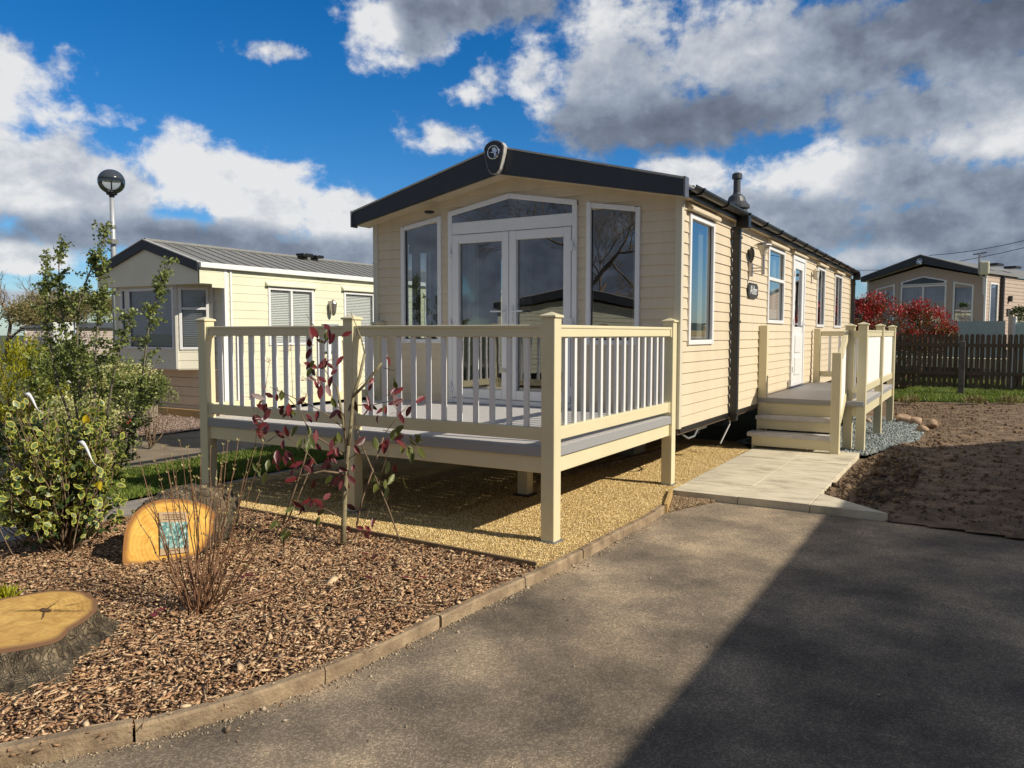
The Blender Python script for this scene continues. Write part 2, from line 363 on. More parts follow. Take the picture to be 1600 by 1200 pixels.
# ================================================================ caravan pieces
def cladding(name, M, u0, u1, z0, z1, holes, m, parent, h=.115, out=.013, cut=None):
    mb = MB(); z = z0
    while z < z1-1e-4:
        za = z; zt = min(z+h, z1)
        cuts = sorted({za, zt}|{q for hl in holes for q in (hl[2], hl[3]) if za < q < zt})
        for a, b in zip(cuts[:-1], cuts[1:]):
            mid = (a+b)/2; us = [u0]; segs = []
            hs = sorted([hl for hl in holes if hl[2] <= mid <= hl[3]]); cu = u0
            for hl in hs:
                if hl[0] > cu: segs.append((cu, hl[0]))
                cu = max(cu, hl[1])
            if cu < u1: segs.append((cu, u1))
            oa = out*(1-(a-z)/h)+.003; ob = out*(1-(b-z)/h)+.003
            for s0, s1 in segs:
                mb.add([M(s0, oa, a), M(s1, oa, a), M(s1, ob, b), M(s0, ob, b)], [(0, 1, 2, 3)])
                if abs(a-z) < 1e-6:
                    mb.add([M(s0, .001, a), M(s1, .001, a), M(s1, oa, a), M(s0, oa, a)], [(0, 1, 2, 3)])
                    mb.add([M(s0, oa, a), M(s1, oa, a), M(s1, oa-.0001, a+.006), M(s0, oa-.0001, a+.006)], [])
        z += h
    return obj(name, mb, m, parent, recalc=False, cut=cut)
def window(M, parent, u0, u1, z0, z1, name='window', slope=None, fw=.055, glassm=None, transom=None, mull=None, hood=False, m=None, proud=.035, deep=.06, cap=None):
    """slope=(zl,zr): height of the top at u0 and u1; transom: height of a cross bar; mull: positions of uprights"""
    m = m or white_m; zl, zr = slope or (z1, z1); mb = MB()
    mb.box(u0, -deep, z0, u0+fw, proud, zl, M); mb.box(u1-fw, -deep, z0, u1, proud, zr, M)
    def top(u): return zl+(zr-zl)*(u-u0)/(u1-u0)
    mb2 = MB(); a, b = u0+fw, u1-fw
    mb.box(a, -deep+.003, z0+.002, b, proud-.003, z0+fw, M)
    P = [(a, top(a)-fw), (b, top(b)-fw), (b, top(b)-.002), (a, top(a)-.002)]
    mb.prism(P, -deep+.003, proud-.003, 1, M)
    if transom: mb.box(a, -deep+.005, transom-fw*.45, b, proud-.005, transom+fw*.45, M)
    for q in mull or []: mb.box(q-fw*.5, -deep+.006, z0+fw, q+fw*.5, proud-.006, min(top(q), z1)-fw, M)
    f = obj(name, mb, m, parent, bevel=.006)
    pn = MB(); go = -.005
    pn.add([M(a, go, z0+fw), M(b, go, z0+fw), M(b, go, top(b)-fw), M(a, go, top(a)-fw)], [(0, 1, 2, 3)])
    obj('pane', pn, glassm or glass, f, recalc=False)
    gk = MB()      # dark gasket line
    for (p, q) in (((a, z0+fw), (a+.012, top(a)-fw)), ((b-.012, z0+fw), (b, top(b)-fw)), ((a, z0+fw), (b, z0+fw+.012))):
        gk.box(p[0], go+.001, p[1], q[0], go+.006, q[1], M)
    obj('gasket', gk, black_m, f)
    if hood:
        hb = MB(); e = .07
        hb.prism([(.0, z1+.13), (.085, z1+.05), (.085, z1+.015), (.0, z1+.015)], u0-e, u1+e, 0, lambda u, o, z: M(u, o, z))
        obj('hood', hb, clad_m if hood is True else hood, f, bevel=.008)
    return f
def curtain(M, parent, u0, u1, z0, z1, o=-.16, amp=.025, waves=6, m=None, name='curtain'):
    n = waves*8; mb = MB(); V = []
    for i in range(n+1):
        u = u0+(u1-u0)*i/n; q = o+amp*math.sin(i/8*2*math.pi)+.4*amp*math.sin(i*1.7)
        V += [M(u, q, z0), M(u, q, z1)]
    mb.add(V, [(2*i, 2*i+2, 2*i+3, 2*i+1) for i in range(n)])
    return obj(name, mb, m or curt, parent, smooth=True, recalc=False)
def blind(M, parent, u0, u1, z0, z1, o=-.1, n=None, m=None, step=.035):
    mb = MB(); z = z0
    while z < z1: mb.add([M(u0, o, z), M(u1, o, z), M(u1, o-.018, z+step*.8), M(u0, o-.018, z+step*.8)], [(0, 1, 2, 3)]); z += step
    return obj('blind', mb, m or blindm, parent, recalc=False)
def gable_roof(parent, Wd, Lh, y0, ze, zp, ov=.17, mroof=None, tb=.165, tm=.29, bm=None, soff=None, bar=.05, emblem=True, corr=False):
    """eaves at X=+ov and X=-Wd-ov, ridge half way; barge boards on the front"""
    xc = -Wd/2; xr = ov; xl = -Wd-ov
    s = (zp-ze)/(xr-xc)
    rf = MB(); y1 = Lh+.06
    for (xa, xb) in ((xr-.012, xc), (xl+.012, xc)):
        rf.add([(xa, y0+bar, ze-.015), (xb, y0+bar, zp-.015), (xb, y1, zp-.015), (xa, y1, ze-.015),
                (xa, y0+bar, ze-.07), (xb, y0+bar, zp-.07), (xb, y1, zp-.07), (xa, y1, ze-.07)],
               [(0, 1, 2, 3), (4, 7, 6, 5), (0, 3, 7, 4), (3, 2, 6, 7), (0, 4, 5, 1)])
        if corr:
            k = 0; y = y0+.15
            while y < y1:
                rf.tube([(xa, y, ze-.012), (xb, y, zp-.012)], .02, 5); y += .30
    if corr: rf.tube([(xc, y0+.05, zp), (xc, y1, zp)], .05, 6)
    obj('roof', rf, mroof or roof_tile, parent)
    for sgn, xe in ((1, xr), (-1, xl)):
        b = MB(); P = [(xe, ze), (xe, ze-tb), (xc, zp-tm), (xc, zp)]
        b.prism(P, y0, y0+bar, 1); obj('bargeboard', b, bm or anth, parent, bevel=.006)
        t = MB(); P = [(xe+.01*sgn, ze+.004), (xc, zp+.004), (xc, zp+.024), (xe+.01*sgn, ze+.024)]
        t.prism(P, y0-.006, y0+bar+.04, 1); obj('edge_trim', t, trimgrey, parent)
        so_ = MB(); so_.add([(xe, y0+bar, ze-tb+.01), (xc, y0+bar, zp-tm+.01), (xc, .03, zp-tm+.01), (xe, .03, ze-tb+.01)], [(0, 1, 2, 3)])
        obj('soffit', so_, soff or clad_m, parent, recalc=False)
def chassis(parent, Wd, Lh, zb):
    mb = MB()
    for x in (-Wd*.28, -Wd*.72): mb.box(x-.04, .5, zb-.32, x+.04, Lh-.5, zb-.09)
    y = 1.2
    while y < Lh-1: mb.box(-Wd+.15, y, zb-.2, -.15, y+.06, zb-.1); y += 1.7
    obj('chassis', mb, black_m, parent)
    fl = MB(); fl.box(-Wd+.004, .004, zb-.08, -.004, Lh-.01, zb-.004); obj('floor', fl, wood_floor, parent)
    for i, (x, y) in enumerate([(x, y) for x in (-Wd*.28, -Wd*.72) for y in (1.6, Lh*.45, Lh*.75)]):
        b = MB(); b.box(x-.11, y-.2, 0, x+.11, y+.2, zb-.32); obj('block_pier', b, mat('concrete_block', (.22, .22, .21), (.3, .3, .29), 9, .9, .4, 60), parent)
# ================================================================ main caravan
Wd, Lh, ZB, ZE = 4.113, 12.6, .603, 3.03
def F(u, o, z): return (u, -o, z)
def S(u, o, z): return (o, u, z)
def Lf(u, o, z): return (-Wd-o, u, z)
XC = -Wd/2
cv = thing('static_caravan', (0, 0, 0), 'long cream caravan with dark roof edge and white French doors behind the big deck', 'caravan')
zpk, zee = 3.70, 3.135; sslope = (zpk-zee)/(Wd/2+.15)
# front wall with openings
wl = (XC-1.6232, XC-.99); wr = (XC+.99, XC+1.6232); dd = (XC-.8789, XC+.8789)
i_ = .03
holesF = [(wl[0]+i_, wl[1]-i_, 1.474+i_, 2.96), (dd[0]+i_, dd[1]-i_, .62, 3.06), (wr[0]+i_, wr[1]-i_, 1.474+i_, 2.96)]
gz = 3.05; tz = zpk-.28
gs = (tz-gz)/(Wd/2)
cladding('front_wall', F, -Wd, 0, ZB, tz+.1, holesF, clad_m, cv,
         cut=[((0, 0, gz), Vector((gs, 0, 1)).normalized()), ((-Wd, 0, gz), Vector((-gs, 0, 1)).normalized())])
y1a, y1b, y2a, y2b, yda, ydb, y3a, y3b, y4a, y4b = .2409, 1.1493, 3.897, 5.0141, 5.6394, 6.71, 7.9987, 8.8738, 10.151, 11.1558
holesS = [(y1a+i_, y1b-i_, 1.477+i_, 2.887-i_), (y2a+i_, y2b-i_, 1.755+i_, 2.897-i_), (yda+i_, ydb-i_, .62, 2.88), (y3a+i_, y3b-i_, 1.73+i_, 2.897-i_), (y4a+i_, y4b-i_, 1.73+i_, 2.897-i_)]
cladding('side_wall', S, 0, Lh, ZB, 3.03, holesS, clad_m, cv)
cladding('side_wall', Lf, 0, Lh, ZB, 3.03, [(.35, 1.15, 1.45, 2.85), (3, 4, 1.6, 2.85)], clad_m, cv)
bw = MB(); bw.add([(-Wd, Lh, ZB), (0, Lh, ZB), (0, Lh, 3.05), (XC, Lh, tz), (-Wd, Lh, 3.05)], [(0, 1, 2, 3, 4)]); obj('rear_wall', bw, clad_m, cv, recalc=False)
for x, w in ((0, 1), (-Wd, -1)):
    c_ = MB(); c_.box(x-w*.045, -.028, ZB-.01, x+w*.028, .045, 3.06); obj('corner_trim', c_, mat('corner_trim_cream', (.62, .58, .47), None, rough=.4), cv, bevel=.004)
    c_ = MB(); c_.box(x-w*.02, Lh-.05, ZB-.01, x+w*.03, Lh+.03, 3.03); obj('corner_trim', c_, MATS['corner_trim_cream'], cv, bevel=.004)
sk = MB(); sk.box(-.02, .02, ZB-.05, .024, Lh, ZB-.002); sk.box(-Wd+.05, -.024, ZB-.05, -.05, .02, ZB-.002); obj('base_rail', sk, black_m, cv)
chassis(cv, Wd, Lh, ZB)
gable_roof(cv, Wd, Lh, -.30, zee, zpk, ov=.13)
# bargeboard end caps and eave fascia
for x in (.13, -Wd-.13):
    e_ = MB(); s_ = 1 if x > 0 else -1
    e_.box(x-s_*.004, -.318, zee-.18, x+s_*.022, -.20, zee+.03); obj('end_cap', e_, mat('end_cap_grey', (.10, .105, .12), None, rough=.3), cv, bevel=.008)
    f_ = MB(); f_.box(x-s_*.05, -.2, 3.0, x-s_*.02, Lh, zee-.02); obj('fascia', f_, black_m, cv)
    s2 = MB(); s2.box(x-s_*.14, .0, 3.0, x-s_*.03, Lh, 3.012); obj('eave_soffit', s2, clad_m, cv)
# ridge shield with the round bird badge
sh = MB(); P = []
w_, zc = .145, 3.60
prof = [(-.148, .10), (-.12, .145), (-.06, .175), (0, .185), (.06, .175), (.12, .145), (.148, .10), (.14, .02), (.115, -.08), (.085, -.17), (.045, -.215), (0, -.228), (-.045, -.215), (-.085, -.17), (-.115, -.08), (-.14, .02)]
sh.prism([(XC+a*.87, zc+b*.89) for a, b in prof], -.385, -.28, 1)
cap = obj('ridge_cap', sh, anth, cv, bevel=.014)
cr_ = MB(); cr_.prism([(XC+a*.90, zc+b*.92) for a, b in prof], -.372, -.30, 1); obj('cap_edge', cr_, trimgrey, cap)
em = MB(); ex, ezz = XC+.005, zc+.03
ring = [(ex+.072*math.cos(t*math.pi/16), -.393, ezz+.072*math.sin(t*math.pi/16)) for t in range(33)]
em.tube(ring, .009, 8, cap=False)
def badge(px, pz): return (ex+px*.062, ezz+pz*.062)
for poly in ([(-.95, .05), (-.3, .12), (.1, .1), (.3, -.05), (.2, -.3), (.1, -.2), (-.2, -.05)],
             [(-.1, .1), (-.25, .75), (.35, .85), (.75, .45), (.85, .1), (.55, -.1), (.2, .0)],
             [(.15, -.05), (.6, -.1), (.75, -.45), (.45, -.8), (.1, -.9), (.3, -.6), (.2, -.3)]):
    em.prism([badge(*p) for p in poly], -.40, -.383, 1)
obj('badge', em, chrome, cap, smooth=False)
rc = MB(); rc.box(XC-.1, -.3, zpk-.02, XC+.1, Lh, zpk+.015); obj('ridge_flashing', rc, roof_tile, cv, bevel=.01)
# french doors with shaped fanlight
fd = MB(); a, b = dd; fw = .062; ztop = 3.083; zp2 = 3.235; zd0 = .745
fd.box(a, -.06, zd0, a+fw, .04, ztop, F); fd.box(b-fw, -.06, zd0, b, .04, ztop, F)
fd.box(a+fw, -.057, zd0+.002, b-fw, .037, zd0+.06, F)
for s0, s1 in ((a, XC), (XC, b)):
    z0_, z1_ = (ztop, zp2) if s0 == a else (zp2, ztop)
    P = [(s0, z0_), (s1, z1_), (s1, z1_-fw*1.02), (s0, z0_-fw*1.02)]
    if s0 == a: P = [(a+fw*0, ztop-.001), (XC, zp2), (XC, zp2-fw), (a+.0, ztop-fw)]
    else: P = [(XC, zp2), (b, ztop-.001), (b, ztop-fw), (XC, zp2-fw)]
    fd.prism(P, -.055, .0385, 1, F)
fd.box(a+fw, -.056, 2.80, b-fw, .036, 2.945, F)
fr = obj('french_doors', fd, white_m, cv, bevel=.006)
def P3(pts, o=0.): mb = MB(); mb.add([F(u, o, z) for u, z in pts], [tuple(range(len(pts)))]); return mb
obj('fanlight_pane', P3([(a+fw, 2.945), (b-fw, 2.945), (b-fw, ztop-fw+.002), (XC, zp2-fw), (a+fw, ztop-fw+.002)], .030), glass, fr, recalc=False)
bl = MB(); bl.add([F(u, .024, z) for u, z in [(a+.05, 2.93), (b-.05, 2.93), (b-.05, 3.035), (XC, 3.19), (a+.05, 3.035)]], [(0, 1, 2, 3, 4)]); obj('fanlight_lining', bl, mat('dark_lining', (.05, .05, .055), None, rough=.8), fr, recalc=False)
for k in (0, 1):
    u0, u1 = (a+fw+.006, XC-.004) if k == 0 else (XC+.004, b-fw-.006)
    d_ = MB(); s = .095
    d_.box(u0, -.045, zd0+.065, u0+s, .047, 2.795, F); d_.box(u1-s, -.045, zd0+.065, u1, .047, 2.795, F)
    d_.box(u0+s, -.043, zd0+.067, u1-s, .045, zd0+.18, F); d_.box(u0+s, -.043, 2.69, u1-s, .045, 2.793, F)
    lf = obj('door_leaf', d_, white_m, fr, bevel=.006)
    obj('pane', P3([(u0+s, zd0+.18), (u1-s, zd0+.18), (u1-s, 2.69), (u0+s, 2.69)], .0), glass, fr, recalc=False)
    hd = MB(); hu = u1-.045 if k == 0 else u0+.045; di = -1 if k == 0 else 1
    hd.box(hu-.014, .047, 1.72, hu+.014, .058, 1.92, F); hd.tube([F(hu, .05, 1.86), F(hu, .095, 1.86), F(hu+di*.17, .1, 1.86)], .010, 8); hd.box(hu-.006, .056, 1.75, hu+.006, .064, 1.79, F)
    obj('handle', hd, white_m, fr)
    hu = u0-.02 if k == 0 else u1+.02
    for z in (.95, 1.72, 2.58):
        hg = MB(); hg.box(hu-.035, .04, z-.05, hu+.035, .058, z-.01, F); hg.tube([F(hu, .06, z-.06), F(hu, .06, z+.05)], .013, 8); obj('hinge', hg, white_m, fr)
for zc_ in (1.16,):
    k_ = MB(); k_.box(XC-.085, .047, zc_-.02, XC-.03, .062, zc_+.02, F); obj('lock', k_, alu, fr)
# side lights of the front
window(F, cv, wl[0], wl[1], 1.474, 3.0, slope=(2.949, 3.0504))
window(F, cv, wr[0], wr[1], 1.474, 3.0, slope=(3.0504, 2.949))
# side windows, door
window(S, cv, y1a, y1b, 1.477, 2.887, hood=True)
window(S, cv, y2a, y2b, 1.755, 2.897, transom=2.42, hood=True)
window(S, cv, y3a, y3b, 1.73, 2.897, hood=True)
window(S, cv, y4a, y4b, 1.73, 2.897, hood=True)
window(Lf, cv, .33, 1.17, 1.43, 2.87); window(Lf, cv, 2.98, 4.02, 1.58, 2.87)
dm = MB(); dm.box(yda, -.05, .70, yda+.07, .045, 2.9075, S); dm.box(ydb-.07, -.05, .70, ydb, .045, 2.9075, S); dm.box(yda+.07, -.05, 2.84, ydb-.07, .044, 2.906, S); dm.box(yda+.07, -.05, .70, ydb-.07, .05, .74, S)
sd = obj('side_door', dm, white_m, cv, bevel=.006)
q = MB(); u0, u1 = yda+.075, ydb-.075
q.box(u0, -.04, .745, u0+.16, .03, 2.835, S); q.box(u1-.16, -.04, .745, u1, .03, 2.835, S); q.box(u0+.16, -.04, 2.70, u1-.16, .028, 2.833, S); q.box(u0+.16, -.04, .747, u1-.16, .028, 1.72, S)
q.box(u0+.21, .0, .9, u1-.21, .045, 1.2, S); q.box(u0+.21, .0, 1.28, u1-.21, .045, 1.58, S)
obj('door_leaf', q, white_m, sd, bevel=.006)
pn = MB(); pn.add([S(u0+.16, 0, 1.72), S(u1-.16, 0, 1.72), S(u1-.16, 0, 2.70), S(u0+.16, 0, 2.70)], [(0, 1, 2, 3)]); obj('pane', pn, glass, sd, recalc=False)
hd = MB(); hd.box(u1-.10, .03, 1.62, u1-.06, .045, 1.82, S); hd.tube([S(u1-.08, .04, 1.77), S(u1-.08, .085, 1.77), S(u1-.2, .085, 1.77)], .011, 8); obj('handle', hd, white_m, sd)
for z in (1.0, 1.8, 2.6):
    hg = MB(); hg.tube([S(u0-.03, .055, z-.05), S(u0-.03, .055, z+.05)], .014, 8); obj('hinge', hg, white_m, sd)
hb = MB(); hb.prism([(0, 3.03), (.075, 2.955), (.075, 2.925), (0, 2.925)], yda-.07, ydb+.07, 0, lambda u, o, z: S(u, o, z)); obj('hood', hb, clad_m, sd, bevel=.008)
# room behind the glass
rm = MB(); rm.add([(-Wd+.03, .06, .70), (-.03, .06, .70), (-.03, 5.2, .70), (-Wd+.03, 5.2, .70)], [(0, 1, 2, 3)])
rm.add([(-Wd+.03, .03, 2.99), (-.03, .03, 2.99), (-.03, 5.2, 2.99), (-Wd+.03, 5.2, 2.99)], [(0, 1, 2, 3)])
rm.add([(-Wd+.03, 5.2, .70), (-.03, 5.2, .70), (-.03, 5.2, 2.99), (-Wd+.03, 5.2, 2.99)], [(0, 1, 2, 3)])
rm.add([(-1.2, 5.25, .70), (-1.2, Lh-.1, .70), (-1.2, Lh-.1, 2.99), (-1.2, 5.25, 2.99)], [(0, 1, 2, 3)])
obj('room_lining', rm, room, cv, recalc=False)
for (u0, u1) in ((wl[0]+.05, wl[0]+.16), (wl[1]-.12, wl[1]+.16), (dd[0]+.1, dd[0]+.32), (dd[1]-.25, dd[1]+.12), (wr[1]-.15, wr[1]+.1)):
    curtain(F, cv, u0, u1, .9, 2.9, waves=3)
curtain(F, cv, XC-.1, XC+.09, 1.0, 2.9, o=-.35, waves=3)
bd = MB()
for (u0, u1) in ((wl[0]+.04, wl[1]-.04), (wr[0]+.04, wr[1]-.04)):
    for k in range(3): bd.box(u0, -.09-.01*k, 2.62+.09*k, u1, -.105-.01*k, 2.715+.09*k, F)
obj('roman_blind', bd, sofa, cv)
sf = MB(); sf.box(-3.9, .45, .7, -2.6, 1.2, 1.15); sf.box(-3.9, .3, .7, -2.6, .5, 1.5); sf.box(-1.6, .5, .7, -.2, 1.25, 1.15); sf.box(-1.6, .35, .7, -.2, .52, 1.45); sf.box(-3.95, 1.4, .7, -3.2, 3.6, 1.2)
obj('sofa', sf, sofa, cv, bevel=.05)
for (u0, u1, n_) in ((y1a+.06, y1a+.22, 3), (y1b-.22, y1b-.06, 3), (y2a+.06, y2a+.2, 2), (y2b-.3, y2b-.06, 3), (y3a+.06, y3a+.28, 3), (y3b-.28, y3b-.06, 3), (y4a+.06, y4a+.3, 3), (y4b-.28, y4b-.06, 3)):
    curtain(S, cv, u0, u1, 1.5, 2.85, waves=n_, o=-.10, amp=.015)
bl2 = MB(); bl2.box(y2a+.06, -.07, 1.8, y2b-.06, -.075, 1.98, S); obj('window_sill_items', bl2, curtw, cv)
# gutter, pipes
def gutter(parent, x, y0, y1, z, m=black_m, step=.95, s=1):
    gt = MB(); n = 8; pr = [(math.cos(math.pi+math.pi*k/n)*.055, math.sin(math.pi+math.pi*k/n)*.055) for k in range(n+1)]
    pr2 = [(a*.85, b*.85) for a, b in pr][::-1]
    gt.prism([(x+s*a, z+b) for a, b in pr+pr2], y0, y1, 1); gu = obj('gutter', gt, m, parent, smooth=False)
    y = y0+.25
    while y < y1:
        b_ = MB(); b_.prism([(x+s*a*1.28, z+b*1.28) for a, b in pr]+[(x+s*a, z+b) for a, b in pr[::-1]], y-.022, y+.022, 1); b_.box(x-s*.12, y-.02, z-.03, x-s*.05, y+.02, z+.04)
        obj('bracket', b_, m, gu); y += step
    return gu
gutter(cv, .165, -.17, Lh+.05, 3.095)
for y in (1.95, Lh+.02):
    p_ = MB(); p_.box(.03, y-.045, .50 if y < 5 else .1, .12, y+.045, 2.93); dp = obj('downpipe', p_, mat('downpipe_anthracite', (.016, .017, .02), None, rough=.4), cv, bevel=.012)
    h_ = MB(); h_.box(.07, y-.06, 2.90, .23, y+.06, 3.06); obj('hopper', h_, black_m, dp, bevel=.015)
    for z in (.58, 1.75, 2.8):
        c_ = MB(); c_.box(.015, y-.06, z-.015, .128, y+.06, z+.015); obj('clip', c_, black_m, dp)
# flue
fl = MB(); fx, fy = -.62, 4.5
fl.lathe([(.17, 3.15), (.17, 3.50), (.155, 3.54), (.20, 3.56), (.20, 3.60), (.15, 3.66), (.12, 3.74), (.065, 3.78), (.055, 3.80), (.055, 4.01), (.078, 4.02), (.078, 4.09), (.05, 4.11)], (fx, fy, 0), 20)
obj('flue', fl, mat('flue_grey', (.045, .05, .058), None, rough=.45), cv, smooth=False)
# aerial stubs, soffit spot
sp_ = MB(); sp_.lathe([(.06, 0), (.06, -.02), (.04, -.03)], (-3.13, -.15, 3.055+.04), 14); obj('soffit_light', sp_, black_m, cv)
# wall light
wlt = MB(); ly = 2.80; o0 = .02
wlt.box(o0, ly-.035, 2.37, o0+.04, ly+.035, 2.55); wlt.tube([(.04, ly, 2.44), (.20, ly+.0, 2.44)], .009, 6); wlt.tube([(.04, ly, 2.48), (.20, ly+.0, 2.48)], .009, 6); wlt.tube([(.20, ly, 2.39), (.20, ly, 2.66)], .024, 10)
wl_ = obj('wall_light', wlt, alu, cv)
gl_ = MB(); gl_.lathe([(.03, 2.64), (.05, 2.70), (.085, 2.765), (.095, 2.78)], (.20, ly, 0), 16, cap=False); obj('light_glass', gl_, mat('lamp_diffuser', (.55, .52, .45), None, rough=.3), wl_, smooth=True)
ls_ = MB(); ls_.lathe([(.125, 2.775), (.12, 2.785), (.08, 2.805), (.04, 2.815), (.001, 2.818)], (.20, ly, 0), 18); obj('light_cap', ls_, alu, wl_)
s2_ = MB(); s2_.tube([(.045, ly-.02, 2.55), (.05, ly-.02, 2.60), (.05, ly-.02, 2.66), (.05, ly-.02, 2.72), (.05, ly-.02, 2.765)], [.012, .03, .042, .036, .01], 10); obj('sensor', s2_, mat('sensor_grey', (.12, .12, .12), None, rough=.5), wl_, smooth=True)
# second light by the door
w2_ = MB(); w2_.lathe([(.02, 2.60), (.05, 2.62), (.055, 2.74), (.07, 2.76), (.03, 2.80)], (.09, 7.45, 0), 12); w2_.box(.02, 7.43, 2.66, .07, 7.47, 2.70); obj('door_light', w2_, MATS['lamp_diffuser'], cv)
# name plate
npl = MB(); cy_, cz_ = 2.98, 2.19; P = [(-.26, -.06), (-.19, -.10), (.19, -.10), (.26, -.06), (.26, .06), (.19, .10), (-.19, .10), (-.26, .06)]
npl.prism([(cy_+a, cz_+b) for a, b in P], .022, .04, 0); pl_ = obj('name_plate', npl, mat('slate_plate', (.03, .032, .034), (.05, .05, .05), 20, .6, .3), cv, bevel=.004)
def text(s, size, loc, rot, m, parent, name='lettering', ext=.002):
    cu = bpy.data.curves.new(name, 'FONT'); cu.body = s; cu.size = size; cu.extrude = ext; cu.align_x = 'CENTER'; cu.align_y = 'CENTER'
    o = bpy.data.objects.new(name, cu); COL.objects.link(o); o.location = loc; o.rotation_euler = rot
    bpy.context.view_layer.update(); dg = bpy.context.evaluated_depsgraph_get(); me = bpy.data.meshes.new_from_object(o.evaluated_get(dg))
    bpy.data.objects.remove(o); o2 = bpy.data.objects.new(name, me); me.materials.clear(); me.materials.append(m); COL.objects.link(o2); o2.location = loc; o2.rotation_euler = rot; o2.parent = parent
    return o2
text('Alder', .17, (.042, cy_, cz_), (R(90), 0, R(90)), white_m, pl_)
# cable under the floor, vent, gas outlet
cb = MB(); cb.tube([(-.1, .35, .60), (-.08, .42, .48), (-.05, .52, .43), (-.03, .68, .44), (-.03, .82, .52), (-.05, 1.0, .53), (-.1, 1.2, .5)], .012, 6); obj('cable', cb, mat('grey_cable', (.17, .18, .19), None, rough=.5), cv, smooth=True)
cb = MB(); cb.tube([(-.1, 2.4, .56), (-.1, 2.42, .40), (-.16, 2.2, .16)], .012, 6); cb.box(-.12, .95, .48, -.06, 1.25, .56); obj('waste_pipe', cb, mat('white_pipe', (.24, .24, .24), None, rough=.5), cv, smooth=False)
# ================================================================ decks
def post(parent, x, y, z1, s=.114, z0=.02, capz=True):
    p = MB(); p.box(x-s/2, y-s/2, z0, x+s/2, y+s/2, z1); o = obj('post', p, post_m, parent, bevel=.006)
    b = MB(); b.box(x-s/2-.02, y-s/2-.02, 0, x+s/2+.02, y+s/2+.02, .02); obj('post_shoe', b, mat('post_shoe_grey', (.16, .16, .17), None, rough=.6), o)
    if capz:
        c = MB(); e = .013; h = s/2+e
        c.add([(x+a*h, y+b_*h, z) for z in (z1-.001, z1+.016) for a, b_ in ((-1, -1), (1, -1), (1, 1), (-1, 1))]+[(x, y, z1+.044)],
              [(3, 2, 1, 0), (0, 1, 5, 4), (1, 2, 6, 5), (2, 3, 7, 6), (3, 0, 4, 7), (4, 5, 8), (5, 6, 8), (6, 7, 8), (7, 4, 8)])
        obj('post_cap', c, post_m, o, bevel=.003)
    return o
def rail(parent, p0, p1, z0, z1, t=.06, name='rail'):
    (x0, y0), (x1, y1) = p0, p1; d = Vector((x1-x0, y1-y0, 0)); L_ = d.length; d.normalize(); n = Vector((-d.y, d.x, 0))
    def Mm(u, o, z): v = Vector((x0, y0, 0))+d*u+n*o; return (v.x, v.y, z)
    mb = MB(); mb.box(0, -t/2, z0, L_, t/2, z1, Mm)
    if name == 'top_rail': mb.box(0.001, -t/2-.008, z1-.022, L_-.001, t/2+.008, z1+.004, Mm)
    return obj(name, mb, post_m, parent, bevel=.006)
def balusters(parent, p0, p1, z0, z1, n, w=.042, t=.03):
    (x0, y0), (x1, y1) = p0, p1; d = Vector((x1-x0, y1-y0, 0)); L_ = d.length; d.normalize(); nn = Vector((-d.y, d.x, 0))
    for k in range(n):
        u = L_*(k+1)/(n+1)
        def Mm(a, o, z): v = Vector((x0, y0, 0))+d*(u+a)+nn*o; return (v.x, v.y, z)
        lean = random.uniform(-.0025, .0025); w_v = w+random.uniform(-.001, .001)
        mb = MB(); mb.box(-w_v/2, -t/2, z0, w_v/2, t/2, z1, lambda a, o, z: Mm(a+lean*(z-z0)/.7, o, z)); obj('baluster', mb, balu_m, parent, bevel=.004)
dk = thing('veranda_deck', (-2, -1.4, 0), 'wide cream framed deck with white balusters and grey boards in front of the French doors', 'deck')
DX = -2; DY = -1.4
class Off:      # deck is modelled about its own origin
    pass
s_ = .114; h2 = s_/2
XRp, YFp = -.0055-h2, -2.7934+h2; XM, XLp = -1.9956-h2, -3.9522-h2; YR_ = -.154+h2
def T2(p): return (p[0]-DX, p[1]-DY)
pts = {k: T2(v) for k, v in dict(FR=(XRp, YFp), FM=(XM, YFp), FL=(XLp, YFp), RR=(XRp, YR_), RL=(XLp, YR_)).items()}
for k, p in pts.items(): post(dk, p[0], p[1], 1.72)
def span(a, b, n):
    A = Vector(pts[a]); B = Vector(pts[b]); d = (B-A).normalized(); A2 = A+d*h2; B2 = B-d*h2
    rail(dk, A2, B2, 1.572, 1.662, .062, 'top_rail'); rail(dk, A2, B2, .785, .885, .055, 'bottom_rail')
    balusters(dk, A2, B2, .885, 1.572, n)
    for P_, s__ in ((A2, 1), (B2, -1)):
        for (q0, q1, th_) in ((1.562, 1.666, .084), (.775, .892, .072)):
            e2 = P_+d*s__*.028; rail(dk, P_ if s__ > 0 else e2, e2 if s__ > 0 else P_, q0, q1, th_, 'rail_bracket')
span('FL', 'FM', 11); span('FM', 'FR', 11); span('FR', 'RR', 14); span('FL', 'RL', 14)
